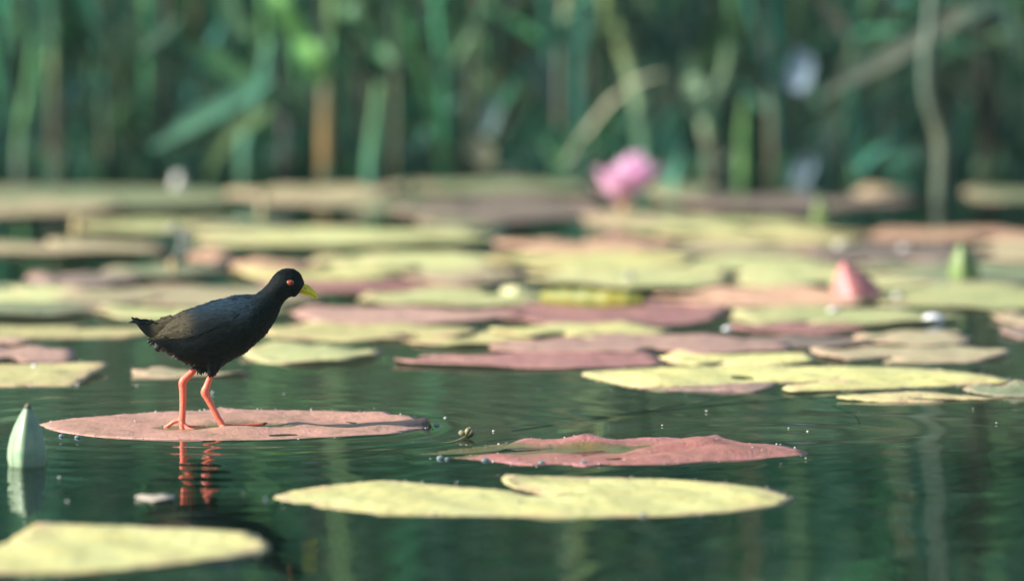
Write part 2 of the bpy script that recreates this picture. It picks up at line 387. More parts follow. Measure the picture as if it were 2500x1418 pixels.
reed('dark brown dead reed close to the right edge', [(2415, 440), (2412, 300), (2405, 150), (2400, 0)], 50, [(.05, .045, .03), (.035, .035, .03), (.05, .045, .04)], 17.2)
reed('green upright reed with a pale foot at the far left', [(48, 440), (52, 330), (72, 220), (88, 100), (84, 0)], 30, [(.20, .24, .22), GRN, GRN, TEAL], 17.1)
reed('short green reed shoot with a rounded tip right of the stout reed', [(905, 470), (910, 370), (922, 270), (930, 205)], 42, [TEAL, (.12, .28, .14), (.12, .28, .12)], 16.9, top=0)
reed('slim olive reed left of the diagonal leaves', [(306, 436), (305, 300), (302, 180), (300, 0)], 30, [(.08, .09, .05), (.12, .22, .09), (.13, .20, .08), TEAL], 17.2)
reed('dull brown reed leaning left in the middle of the bank', [(1085, 430), (1060, 330), (1030, 200), (1000, 100), (975, 0)], 30, [(.12, .13, .09), (.15, .14, .10), (.08, .08, .06)], 17.2)
reed('thin green reed beside the right frame edge', [(2480, 440), (2470, 300), (2485, 150), (2470, 0)], 28, [TEAL, TEAL, GRN], 17.3)
reed('blue-green reed rising behind the diagonal leaves', [(600, 436), (602, 340), (640, 220), (660, 100), (650, 0)], 42, [(.1, .2, .12), TEAL, TEAL, GRN], 17.1)
reed('soft green reed left of the short rounded shoot', [(690, 440), (700, 330), (690, 200), (705, 90), (715, 0)], 34, [(.10, .11, .09), (.12, .13, .13), (.10, .18, .13), TEAL], 17.2)
lone_leaf('long blue-green leaf slanting down to the left below the reeds', [(660, 190), (570, 240), (470, 295), (370, 362)], 46, TEAL, 16.8, (.12, .28, .18))
lone_leaf('short olive leaf under the long slanting blue-green one', [(660, 262), (600, 300), (545, 345), (500, 430)], 34, (.14, .22, .09), 16.9)
lone_leaf('bright green leaf pointing up left of the bent reed', [(625, 200), (570, 175), (520, 140), (480, 115)], 44, (.11, .28, .11), 16.9)
lone_leaf('broad pale green leaf hanging at the very top', [(560, -30), (555, 20), (590, 70), (610, 90)], 40, (.14, .28, .14), 16.9)
lone_leaf('thin grey-green leaf slanting high at the upper left', [(440, 40), (400, 75), (360, 105), (335, 130)], 24, (.10, .19, .12), 16.9)
lone_leaf('grey dead leaf slanting across from the upper right', [(2360, 20), (2290, 70), (2200, 120), (2120, 165), (2010, 230)], 46, (.17, .19, .14), 16.7, (.15, .18, .14))
lone_leaf('brown-grey leaf descending left to the olive reed', [(1985, -10), (2030, 40), (2072, 90)], 36, (.15, .16, .11), 16.9)
lone_leaf('arching green leaf in the top right corner', [(2345, 60), (2410, 5), (2455, 40), (2490, 150)], 34, (.12, .22, .16), 16.9)
lone_leaf('leaf scrap painted pale blue for sky light, caught in the reeds, upper one', [(1940, 220), (1950, 185), (1955, 150), (1945, 120)], 62, (.36, .48, .58), 17.0)  # sky light on the leaf is put into its blue-white tint
lone_leaf('leaf scrap painted pale blue for sky light at the reed feet, lower one', [(1935, 445), (1950, 425), (1965, 400), (1960, 375)], 50, (.26, .37, .46), 16.9)  # blue tint here also paints in the light of the sky
lone_leaf('cream seed head scrap at the foot of the reeds in mid picture', [(1200, 395), (1180, 380), (1160, 355), (1145, 330)], 52, (.34, .33, .22), 16.9)
lone_leaf('grey-blue leaf tip standing above the cream scrap', [(1180, 330), (1190, 300), (1200, 270), (1195, 235)], 44, (.20, .30, .28), 17.0)
lone_leaf('dull blue leaf hanging in the dark middle of the bank', [(1290, 130), (1320, 180), (1340, 230), (1350, 280)], 56, (.10, .17, .15), 17.1)

# ------------------------------------------------------------------ lily pads
def build_pad(label, kind, pts, cz=.0025, dips=(), bumps=(), grid=.012, wob=.0036, name='lily_pad', group='lily pads floating on the pond', fade=.05, flip=False, thick=.0011):
    """pts: outline in world coords (x, y, z) -> smooth, noisy, triangulated sheet with real thickness"""
    n = len(pts); P = [Vector(p) for p in pts]
    per = sum((P[i]-P[(i+1) % n]).length for i in range(n)); step = max(grid*.55, per/420)
    out = []
    for i in range(n):
        a, b, c, d = P[i-1], P[i], P[(i+1) % n], P[(i+2) % n]
        k = max(1, int((c-b).length/step))
        for j in range(k):
            f = j/k
            lin = b.lerp(c, f)
            cr = .5*((2*b) + (c-a)*f + (2*a-5*b+4*c-d)*f*f + (3*b-a-3*c+d)*f**3)
            q = lin.lerp(cr, .75)
            q.x += random.uniform(-1, 1)*grid*.10; q.y += random.uniform(-1, 1)*grid*.16; q.z += random.uniform(-1, 1)*.0004
            out.append(q)
    O = np.array([tuple(q) for q in out]); cx, cy = O[:, 0].mean(), O[:, 1].mean()
    x0, x1, y0, y1 = O[:, 0].min(), O[:, 0].max(), O[:, 1].min(), O[:, 1].max()
    g = []
    for yy in np.arange(y0+grid*.5, y1, grid):
        for xx in np.arange(x0+grid*.5, x1, grid):
            g.append((xx+random.uniform(-.2, .2)*grid, yy+random.uniform(-.2, .2)*grid))
    G = np.array(g) if g else np.zeros((0, 2))
    if len(G):
        D = np.sqrt(((G[:, None, :]-O[None, :, :2])**2).sum(-1)).min(1); G = G[D > grid*.5]
    pts2 = [Vector((q[0], q[1])) for q in O] + [Vector((q[0], q[1])) for q in G]
    m = len(O)
    vv, ee, ff, *_ = delaunay_2d_cdt(pts2, [(i, (i+1) % m) for i in range(m)], [], 1, 1e-7)
    VV = np.array([(v.x, v.y) for v in vv])
    D2 = ((VV[:, None, :]-O[None, :, :2])**2).sum(-1); ix = D2.argmin(1); d = np.sqrt(D2.min(1))
    wt = 1/(D2+1e-6)**1.5; ez = (wt*O[None, :, 2]).sum(1)/wt.sum(1); ez = np.where(d < 1e-6, O[ix, 2], ez)
    f = sstep(0, fade, d)
    z = ez*(1-f) + cz*f
    ph = rng.uniform(0, 6.28, 6)
    z += f*wob*(np.sin(VV[:, 0]*31+ph[0]+2*np.sin(VV[:, 1]*9+ph[3])) + .7*np.sin(VV[:, 1]*23+VV[:, 0]*14+ph[1]) + .5*np.sin(VV[:, 0]*70+VV[:, 1]*22+ph[2]))*.6
    silt = np.zeros(len(VV)); nd = len(dips)
    for di, (p, q, r, dz) in enumerate(list(dips) + list(bumps)):
        p = np.array(p[:2]); q = np.array(q[:2]); e = q-p; L2 = (e@e) or 1e-9
        t = np.clip(((VV-p)@e)/L2, 0, 1); dd = np.hypot(*(VV-(p+t[:, None]*e)).T)
        kk = 1-sstep(r*.45, r, dd); z += dz*kk
        if di < nd: silt = np.maximum(silt, sstep(.25, .8, kk))
    z = np.maximum(z, np.where(d > .004, .0007, -.01))
    vs = [(VV[i, 0], VV[i, 1], z[i]) for i in range(len(VV))]
    fs = []
    for t_ in ff:
        a, b, c = [VV[k] for k in t_[:3]]
        cr = (b[0]-a[0])*(c[1]-a[1])-(b[1]-a[1])*(c[0]-a[0])
        fs.append(tuple(t_) if cr > 0 else tuple(t_[::-1]))
    o = mesh_obj(name, vs, fs, PM[kind] if isinstance(kind, str) else kind, origin=(cx, cy, 0))
    rw = (1-sstep(0, min(.035, .16*(x1-x0)), d)).astype(np.float32)
    if len(rw) == len(o.data.vertices):
        at = o.data.attributes.new('rim', 'FLOAT', 'POINT'); at.data.foreach_set('value', rw)
        at = o.data.attributes.new('silt', 'FLOAT', 'POINT'); at.data.foreach_set('value', silt.astype(np.float32))
    md = o.modifiers.new('thickness', 'SOLIDIFY'); md.thickness = thick; md.offset = -1
    return tag(o, label, 'lily pad', group)
def px_outline(L, dz=0): return [W(x, y, (z-.9 if 0.9 < z <= 2 else z)/1000+dz) for x, y, z in L]

def oval(x0, x1, y0, y1, lift, notch=None, rough=.05):
    cx = (x0+x1)/2; cy = (y0+y1)/2
    far, near = W(cx, y0, lift), W(cx, y1, lift); l, r = W(x0, cy, lift), W(x1, cy, lift)
    c = Vector(((l.x+r.x)/2, (far.y+near.y)/2)); rx = (r.x-l.x)/2; ry = (far.y-near.y)/2
    ph = [random.uniform(0, 6.28) for _ in range(4)]; pts = []; N = 36
    rot = notch if notch is not None else random.uniform(0, 6.28)
    for i in range(N):
        t = 2*PI*i/N; k = 1 + rough*(.5*math.sin(3*t+ph[0]) + .35*math.sin(5*t+ph[1]) + .3*math.sin(8*t+ph[2]))
        dn = abs((t-rot+PI) % (2*PI)-PI)
        if dn < .12: k *= .45
        z = lift + .0022*math.sin(2*t+ph[3]) + .0020*math.sin(7*t+ph[1])*(1 if math.sin(t) > -.3 else .4)
        pts.append((c.x + rx*k*math.cos(t), c.y + ry*k*math.sin(t), z))
    return pts

# the four near pads, outlines followed from the photograph on the water plane
random.seed(21)
build_pad('large dusty pink lily pad carrying the black bird', 'red', px_outline([
 (97, 1037, 1), (130, 1028, 2), (200, 1019, 2), (330, 1009, 3), (430, 1003, 3), (500, 1002, 3), (540, 993, 7), (570, 997, 6), (620, 1000, 4), (760, 1001, 4), (880, 1005, 4),
 (945, 1008, 6), (958, 1015, 4), (990, 1012, 7), (1025, 1024, 3), (1043, 1017, 9), (1052, 1030, 6), (1056, 1040, 1), (1030, 1048, 1), (960, 1060, 1), (850, 1069, 1), (720, 1074, 1), (640, 1076, 1),
 (560, 1077, 1), (400, 1073, 1), (250, 1066, 1), (150, 1054, 1)]), cz=.0032,
 dips=[(W(440, 1046), W(655, 1045), .040, -.0052), (W(930, 1043), W(1054, 1041), .012, -.004)], bumps=[(W(660, 1056), W(1000, 1052), .03, .0015), (W(600, 1022), W(900, 1024), .05, .0015)], grid=.009)
build_pad('rose red lily pad with lifted back rim and drowned olive left half', 'deepred', px_outline([
 (976, 1114, .86), (1060, 1099, .86), (1150, 1089, .86), (1225, 1083, .88), (1247, 1077, 6), (1280, 1069, 8), (1330, 1071, 6), (1380, 1069, 8), (1432, 1058, 14), (1470, 1069, 9), (1500, 1074, 4),
 (1560, 1067, 8), (1640, 1068, 6), (1700, 1073, 4), (1722, 1068, 9), (1748, 1061, 13), (1774, 1073, 7), (1795, 1083, 2), (1880, 1083, 2), (1950, 1095, 2), (1972, 1106, 2), (1945, 1116, 1),
 (1850, 1125, 1), (1700, 1131, 1), (1550, 1136, 1), (1480, 1133, 2), (1430, 1137, 2), (1360, 1132, 2), (1300, 1135, 2), (1230, 1128, 2), (1150, 1124, 1), (1080, 1119, 0), (1020, 1121, .86)]), cz=.0036,
 dips=[(W(1000, 1110), W(1200, 1102), .095, -.0032), (W(1100, 1102), W(1500, 1101), .058, -.0055)], bumps=[(W(1560, 1102), W(1680, 1098), .05, .006), (W(1700, 1120), W(1850, 1108), .05, .002)], grid=.009)
build_pad('large pale yellow lily pad in front with an open notch', 'yellow', px_outline([
 (668, 1213, 1), (720, 1197, 3), (800, 1185, 4), (900, 1175, 4), (960, 1172, 5), (1060, 1181, 4), (1150, 1189, 3), (1230, 1196, 2), (1290, 1206, 1), (1345, 1212, 0), (1350, 1208, 0), (1290, 1197, 3), (1245, 1184, 6),
 (1226, 1169, 10), (1240, 1159, 10), (1300, 1161, 6), (1450, 1164, 4), (1620, 1168, 4), (1780, 1179, 4), (1880, 1194, 3), (1932, 1214, 2), (1900, 1232, 1), (1800, 1248, 1), (1650, 1258, 1), (1450, 1262, 1),
 (1250, 1263, 1), (1080, 1261, 1), (900, 1252, 1), (780, 1238, 1), (700, 1223, 1)]), cz=.0035, grid=.009, bumps=[(W(1400, 1200), W(1700, 1205), .05, .002)], dips=[(W(1300, 1209), W(1360, 1211), .02, -.005)])
build_pad('out of focus yellow lily pad in the bottom left corner', 'yellow', px_outline([
 (92, 1284, 10), (250, 1288, 7), (420, 1294, 6), (560, 1301, 6), (610, 1307, 6), (645, 1319, 5), (659, 1333, 3), (642, 1345, 2), (590, 1354, 2), (430, 1376, 2), (200, 1397, 2), (0, 1398, 2), (-200, 1392, 2), (-330, 1372, 2), (-350, 1355, 2),
 (-200, 1348, 2), (0, 1328, 3), (45, 1303, 9)]), cz=.004, grid=.010, bumps=[(W(100, 1305), W(550, 1320), .05, .003)])
build_pad('yellow lily pad at the left edge, sliced straight on its right', 'gold', px_outline([
 (262, 886, 7), (180, 884, 6), (0, 889, 4), (-150, 896, 3), (-260, 915, 2), (-150, 935, 2), (0, 941, 2), (100, 942, 2), (185, 941, 2), (222, 915, 5)]), cz=.004, grid=.012)
build_pad('long bright yellow lily pad with a forked near edge, right of centre', 'yellow', px_outline([
 (1420, 912, 2), (1480, 904, 3), (1600, 897, 4), (1800, 893, 5), (2050, 894, 5), (2250, 898, 5), (2400, 913, 4), (2472, 930, 3), (2400, 938, 2), (2250, 945, 2), (2100, 951, 2), (1950, 954, 3), (1912, 948, 4), (1935, 938, 5),
 (2060, 927, 5), (1900, 935, 2), (1750, 941, 2), (1600, 946, 2), (1530, 940, 2), (1470, 926, 2)]), cz=.005, grid=.012)
build_pad('torn pale lily pad shred pointing left at the right edge', 'gold', px_outline([
 (2040, 968, 3), (2120, 961, 4), (2240, 955, 6), (2330, 962, 3), (2450, 972, 2), (2330, 974, 2), (2230, 970, 3), (2310, 980, 1), (2150, 979, 1)]), cz=.004, grid=.012)
build_pad('grey-green torn pad scrap touching the right frame edge', 'olive', px_outline([
 (2350, 950, 3), (2400, 937, 6), (2450, 940, 8), (2480, 925, 14), (2530, 938, 8), (2600, 950, 4), (2560, 966, 2), (2440, 966, 2)]), cz=.005, grid=.012)
build_pad('brown decaying scrap under the long bright yellow pad', 'mauve', px_outline([
 (1560, 946, 2), (1680, 945, 3), (1790, 936, 7), (1900, 934, 7), (1870, 948, 4), (1820, 957, 1), (1700, 954, 1)]), cz=.004, grid=.012)

PADS = [  # x0 x1 y0 y1 kind lift(mm) label
 (-120, 192, 848, 884, 'pink', 3, 'pinkish lily pad at the left edge, just behind the sliced yellow one'),
 (-120, 72, 822, 846, 'pink', 3, 'small dull pink pad tip at the left edge above the pinkish pad'),
 (318, 600, 900, 919, 'tan', 2, 'thin pale lily pad seen between and left of the bird legs'),
 (585, 925, 838, 882, 'pale', 4, 'pale green lily pad right behind the bird breast'),
 (1990, 2474, 842, 882, 'tan', 4, 'long tan lily pad at the right, behind the long bright yellow one'),
 (1620, 2000, 855, 893, 'yellow', 3, 'pale yellow lily pad tucked behind the long bright yellow one'),
 (1190, 1935, 818, 864, 'pink', 6, 'long dusty pink lily pad in mid picture behind the maroon one'),
 (980, 1640, 858, 896, 'maroon', 3, 'deep maroon lily pad bordering the dark open water'),
 (980, 1310, 812, 842, 'gold', 4, 'short bright yellow pad left of the dusty pink one, at the water edge'),
 (1190, 1640, 789, 824, 'yellow', 8, 'brightest cream yellow pad under the wide mauve one'),
 (640, 1185, 787, 827, 'gold', 5, 'yellow and pink lily pad right of the bird chest'),
 (1180, 1770, 733, 795, 'maroon', 5, 'wide mauve red lily pad below the rolled yellow leaf'),
 (700, 1270, 745, 787, 'pink', 5, 'pink-tan lily pad beside the tip of the bird bill'),
 (880, 1330, 703, 746, 'pale', 7, 'pale green lily pad below the small raised cream lobe'),
 (620, 1180, 680, 708, 'maroon', 3, 'red tinted lily pad behind the bird bill'),
 (980, 1300, 655, 690, 'tan', 6, 'tan lily pad left of the raised cream lobe'),
 (120, 800, 700, 748, 'tan', 6, 'broad tan lily pad behind the bird back'),
 (-200, 420, 700, 742, 'pale', 3, 'pale green lily pad at the left edge behind the bird tail'),
 (-150, 260, 738, 770, 'olive', 8, 'olive lily pad at the left edge nearest the tail level'),
 (230, 720, 740, 777, 'green', 4, 'green lily pad running behind the bird rump'),
 (-200, 420, 791, 822, 'gold', 3, 'yellow lily pad at the left edge under the tail level'),
 (1770, 2330, 748, 792, 'green', 5, 'green lily pad in front of the red bud'),
 (1780, 2120, 786, 812, 'maroon', 3, 'narrow mauve pad in front of the green one by the white droplet'),
 (2080, 2372, 808, 842, 'tan', 3, 'tan green pad just behind the long tan one at the right'),
 (1800, 2150, 822, 848, 'mauve', 2, 'narrow dull brown pad left of the tan green one'),
 (2425, 2640, 762, 788, 'tan', 3, 'small tan pad cut by the right edge, upper of two'),
 (2440, 2660, 796, 822, 'mauve', 3, 'small brownish pad cut by the right edge, lower of two'),
 (1600, 2120, 700, 752, 'peach', 6, 'peach coloured lily pad left of the red bud'),
 (2080, 2620, 694, 752, 'green', 4, 'green lily pad around the foot of the lime bud'),
 (1780, 2360, 655, 706, 'pale', 3, 'pale green lily pad behind the red bud'),
 (1300, 1800, 650, 700, 'pale', 7, 'pale lily pad behind the rolled yellow leaf'),
 (1560, 2060, 625, 672, 'green', 4, 'green lily pad left of the red bud, one row behind'),
 (1180, 1700, 612, 656, 'yellow', 7, 'pale yellow lily pad in the middle of the far pad field'),
 (1210, 1660, 575, 618, 'peach', 9, 'peach lily pad straight below the pink flower'),
 (1500, 2050, 585, 632, 'tan', 4, 'tan lily pad behind and right of the peach one'),
 (1950, 2420, 592, 640, 'mauve', 5, 'dull mauve pad behind the lime bud'),
 (2060, 2700, 636, 690, 'olive', 7, 'olive lily pad that the lime bud stands against'),
 (2330, 2800, 585, 640, 'tan', 4, 'tan lily pad at the right edge behind the lime bud'),
 (1620, 2150, 556, 596, 'gold', 6, 'yellowish pad strip in front of the small green shoot'),
 (2060, 2640, 555, 592, 'peach', 4, 'warm brown pad strip at the right edge of the far field'),
 (440, 1230, 552, 602, 'pale', 5, 'long pale green lily pad in the far field left of the flower'),
 (170, 580, 528, 566, 'green', 4, 'yellow green lily pad right of the small tan stub'),
 (460, 720, 528, 560, 'olive', 7, 'olive lily pad under the tan stem stub'),
 (760, 1240, 612, 662, 'pale', 4, 'pale lily pad above the bird bill'),
 (570, 1020, 640, 684, 'yellow', 6, 'yellow lily pad right behind the bird head'),
 (560, 800, 634, 664, 'peach', 9, 'orange tinted pad edge left of the bird head'),
 (-120, 430, 585, 622, 'tan', 4, 'tan lily pad strip at the left edge of the far field'),
 (452, 578, 608, 642, 'peach', 4, 'small pinkish pad alone on dark water left of the head'),
 (240, 580, 645, 676, 'olive', 4, 'olive yellow pad beneath the withered white leaf'),
 (60, 360, 664, 694, 'mauve', 3, 'dull mauve pad left of the olive yellow one'),
 (-200, 640, 448, 512, 'olive', 4, 'wide olive lily pad mat at the foot of the reeds, left side'),
 (-300, 300, 480, 528, 'tan', 7, 'dull tan pad in front of the olive mat at the left edge'),
 (560, 980, 446, 500, 'tan', 5, 'brownish pad at the foot of the stout reed'),
 (760, 1130, 480, 522, 'olive', 5, 'olive brown pad in front of the stout reed'),
 (900, 1480, 438, 474, 'olive', 5, 'grey green pad strip along the bank left of the flower'),
 (960, 1500, 466, 545, 'mauve', 6, 'large dull mauve pad left of the pink flower'),
 (1420, 1760, 508, 560, 'tan', 4, 'greyish tan pad directly under the pink flower'),
 (1580, 1760, 438, 492, 'olive', 8, 'olive pad behind the pink flower on its right'),
 (1640, 2240, 468, 512, 'mauve', 5, 'long mauve pad strip behind the small green shoot'),
 (2080, 2230, 452, 486, 'tan', 9, 'tan pad lump left of the crooked grey reed'),
 (2340, 2800, 452, 492, 'olive', 5, 'yellow olive pad strip at the right edge by the bank'),
 (1480, 2050, 528, 566, 'pale', 5, 'pale green pad strip right of the flower'),
 (-160, 150, 690, 706, 'olive', 2, 'thin olive pad sliver at the left edge, middle height'),
 (1010, 1260, 520, 560, 'olive', 3, 'olive pad joining the mauve pad and the pale green strip'),
]
random.seed(5)
for (x0, x1, y0, y1, kind, lift, label) in PADS:
    far = y1 < 700
    g = .03 if far else .018
    lift = .4+lift*.6
    if y1 < 640: y0, y1 = y0+.10*(y1-y0), y1-.10*(y1-y0)
    pts = oval(x0, x1, y0, y1, lift/1000+.0004, rough=.08)
    build_pad(label, kind, pts, cz=lift/1000+.0012, grid=g, wob=.0022, fade=.07)

# rolled, raised and curled leaves among the far pads
def rolled(label, kind, path, r, depth_lift=.0, name='rolled_lily_pad'):
    P = spline([W(x, y, r*.9+depth_lift) for x, y in path], 20); vs, fs = [], []
    K = 12
    for i, p in enumerate(P):
        rr = r*(math.sin(PI*(i+.6)/20.5)**.35)*(1+.1*math.sin(i*1.7))
        for k in range(K+1):
            t = -0.35*PI + 1.75*PI*k/K; sp = 1+.12*k/K
            vs.append((p.x, p.y + math.cos(t)*rr*sp, p.z + math.sin(t)*rr*sp))
    for i in range(19):
        for k in range(K): a = i*(K+1)+k; fs.append((a, a+1, a+K+2, a+K+1))
    o = mesh_obj(name, vs, fs, kind, origin=P[10]); md = o.modifiers.new('thickness', 'SOLIDIFY'); md.thickness = .0012
    return tag(o, label, 'lily pad', 'curled leaves standing up among the pads')
M_OLIVEY = simple_mat('rolled_leaf_yellow', (.24, .22, .03), (.12, .16, .04), 25, .5, .3)
M_CREAM = simple_mat('folded_leaf_cream', (.55, .52, .28), (.46, .46, .26), 40, .5, .3)
rolled('rolled olive yellow leaf lying left to right in mid picture', M_OLIVEY, [(1318, 726), (1400, 730), (1490, 734), (1575, 736)], .0125)
rolled('small raised cream coloured leaf lobe left of the rolled one', M_CREAM, [(1222, 712), (1265, 714), (1318, 712)], .008, name='folded_lily_lobe')

def cone_leaf(label, mat, apex, base, ry, lean=0, name='folded_lily_leaf'):
    (ax, ay), (bx0, bx1, by_) = apex, base
    Yb = W((bx0+bx1)/2, by_).y; top = A(ax, ay, Yb); l = A(bx0, by_, Yb); r = A(bx1, by_, Yb)
    vs, fs = [], []; R, K = 12, 28
    for j in range(R+1):
        t = j/R; c = Vector(((l.x+r.x)/2, Yb, 0)).lerp(top, t); wid = (r.x-l.x)/2*(1-t**1.9)**.8
        if t > .98: wid = .001
        cxx = c.x*(1) + (((l.x+r.x)/2+wid*0) - c.x)*0
        left = l.x + (top.x-l.x)*t**3.0; right = r.x + (top.x-r.x)*t**1.8
        for k in range(K):
            a = 2*PI*k/K; hx = (right-left)/2+.0004
            ca, sa = math.cos(a), math.sin(a); ux = math.copysign(abs(ca)**1.25, ca); uy = math.copysign(abs(sa)**1.25, sa); ux -= .28*(1-abs(ux))
            vs.append(((left+right)/2 + hx*ux, Yb + ry*(1-t)**.7*uy, c.z+.0005*math.sin(3*a)))
    for j in range(R):
        for k in range(K): fs.append((j*K+k, j*K+(k+1) % K, (j+1)*K+(k+1) % K, (j+1)*K+k))
    fs.append(tuple(range(R*K, R*K+K)))
    o = mesh_obj(name, vs, fs, mat, origin=((l.x+r.x)/2, Yb, 0))
    return tag(o, label, 'folded leaf', 'curled leaves standing up among the pads')
cone_leaf('folded red leaf standing up like a tent, right of centre', M_BUDR, (2058, 638), (2036, 2158, 728), .045)

# ------------------------------------------------------------------ water lily buds and the flower
def bud(label, px, ybase, ytop, wpx, mat, lean=0., rot=.5, tipdark=True, name='lily_bud', cut=.12):
    g = W(px, ybase); Yb = g.y; h = A(px, ytop, Yb).z; r = wpx*Yb*PXA/2
    root = empty(name, g, label, 'flower bud', 'closed water lily buds rising from the pond')
    prof = [(-cut, .80), (0, .93), (.12, 1.0), (.28, .98), (.45, .88), (.62, .70), (.78, .47), (.9, .25), (.97, .11), (1.0, .02)]
    for s in range(4):
        vs, fs = [], []; K = 10; a0 = rot + s*PI/2
        for (t, k) in prof:
            for j in range(K+1):
                u = j/K*2-1; a = a0 + u*PI/4*1.06
                q_ = u*PI/4*1.06; ridge = 1.07/(abs(math.cos(q_))**1.3+abs(math.sin(q_))**1.3)**(1/1.3)   # keeled sepal
                edge = 1 + .03*(1 if u > .8 else 0)
                R_ = r*k*ridge*edge*.93
                vs.append((g.x + lean*h*t + R_*math.cos(a), g.y + R_*math.sin(a), g.z + h*t))
        n = K+1
        for i in range(len(prof)-1):
            for j in range(K): fs.append((i*n+j, i*n+j+1, (i+1)*n+j+1, (i+1)*n+j))
        o = mesh_obj('sepal', vs, fs, mat, root); md = o.modifiers.new('thickness', 'SOLIDIFY'); md.thickness = .0012
    if tipdark:
        vs, fs = tube_geo([(g.x+lean*h*.94, g.y, h*.93), (g.x+lean*h*.98, g.y, h*.98), (g.x+lean*h*1.0+.001, g.y, h*1.015)], [r*.2, r*.13, r*.05], 8)
        mesh_obj('tip', vs, fs, M_TIP, root)
    vs, fs = tube_geo([(g.x, g.y, .002), (g.x+.01, g.y, -.1), (g.x+.04, g.y+.05, -.33)], .004, 8)
    mesh_obj('stalk', vs, fs, M_STALK, root)
    return root
bud('tall grey-green lily bud standing in the water at the left edge', 65, 1136, 986, 100, M_BUDG, rot=-.22, lean=.02)
bud('lime green lily bud on the pads near the right edge', 2358, 692, 590, 78, M_BUDL, rot=-.2, lean=-.1)
bud('small thin green shoot in the far gap left of the crooked reed', 2002, 552, 476, 42, M_BUDL, rot=.6, tipdark=False)
bud('small dark bud just above the rolled yellow leaf', 1538, 694, 660, 30, simple_mat('bud_dark', (.10, .11, .11), (.14, .12, .10), 60, .5), rot=.2, tipdark=False)

g = W(1525, 522); fl = empty('water_lily', g, 'open pink water lily flower above the far pads', 'flower')
Yb = g.y; base = A(1526, 500, Yb); top_h = A(1530, 370, Yb).z - base.z
def petal(root, base, az, tilt, length, width, mat, cup=.35, name='petal'):
    vs, fs = [], []; n, K = 9, 6
    d = Vector((math.cos(az)*math.sin(tilt), math.sin(az)*math.sin(tilt), math.cos(tilt)))
    side = Vector((-math.sin(az), math.cos(az), 0)); nrm = side.cross(d)
    for i in range(n):
        t = i/(n-1); wd = width*(math.sin(PI*min(1, (t*.86+.12)))**.75)*(1 if t < .85 else (.7 if t < .95 else .12))
        c = base + d*(length*t) - nrm*(length*.30*math.sin(PI*t*.9)*cup*1.4) 
        for j in range(K+1):
            u = j/K*2-1; vs.append(c + side*(wd*u) + nrm*(cup*wd*(u*u)))
    for i in range(n-1):
        for j in range(K): fs.append((i*(K+1)+j, i*(K+1)+j+1, (i+1)*(K+1)+j+1, (i+1)*(K+1)+j))
    o = mesh_obj(name, vs, fs, mat, root); md = o.modifiers.new('thickness', 'SOLIDIFY'); md.thickness = .0008
    return o
random.seed(9)
for k, (az, hh) in enumerate([(198, .86), (218, .90), (240, .86), (268, .93), (300, .98), (332, .98), (5, 1.0), (50, .98), (95, 1.0), (140, .84)]):
    petal(fl, base, math.radians(az), .74+random.uniform(-.05, .14), top_h*hh*1.10, .0185, M_PETAL, cup=.25)
for k, (az, hh) in enumerate([(205, .84), (232, .82), (285, 1.0), (318, 1.05), (345, 1.03), (20, 1.0), (75, .98), (150, .78)]):
    petal(fl, base+Vector((.003, 0, .003)), math.radians(az), .34+random.uniform(-.06, .06), top_h*hh, .0140, M_PETAL, cup=.25)
for k, (az, ti, le) in enumerate([(3.0, 1.05, .80), (4.4, .95, .55), (6.1, .8, .6)]):
    petal(fl, base-Vector((0, 0, .003)), az, ti, top_h*le, .010, M_SEPAL, name='sepal')
vs, fs = [], []
for k in range(26):
    a = random.uniform(0, 6.28); s = random.uniform(.1, .3)
    p = base+Vector((0, 0, .006)); tube_geo([p, p+Vector((math.cos(a)*s*.04, math.sin(a)*s*.04, .03))], [.001, .0014], 5, vs, fs)
mesh_obj('stamens', vs, fs, M_STAMEN, fl)
vs, fs = tube_geo([(g.x, g.y, -.3), (g.x, g.y, 0), tuple(base+Vector((0, 0, -.004))), tuple(base+Vector((0, 0, .006)))], [.004, .006, .008, .012], 10); mesh_obj('stalk', vs, fs, M_STALK, fl)

def stub(label, px, y0, y1, wpx, mat, bendx=0, name='stem_stub', cat='stem'):
    g = W(px, y0); Yb = g.y; h = A(px, y1, Yb).z; r = wpx*Yb*PXA/2
    P = spline([g+Vector((0, 0, -.03)), g, g+Vector((bendx*.3, 0, h*.5)), g+Vector((bendx, .004, h))], 12)
    vs, fs = tube_geo(P, [r*(.8+.25*math.sin(i*1.3)*.4)*(1 if i < 9 else .75) for i in range(12)], 9)
    for i in range(9): vs[-1-i] = Vector(vs[-1-i]) + Vector((0, 0, random.uniform(-.006, .006)))
    return tag(mesh_obj(name, vs, fs, mat, origin=g), label, cat, 'dead stalks poking out among the far pads')
stub('short tan stalk stub at the far left beside the yellow green pad', 187, 578, 533, 26, M_STALK)
stub('tan stalk stub in front of the reeds above the bird head', 642, 548, 472, 26, simple_mat('stub_olive', (.30, .25, .13), (.24, .22, .12), 40))
stub('small pale knob on the far olive mat, left of centre', 436, 462, 425, 40, M_WHITE, name='withered_flower', cat='dead flower')
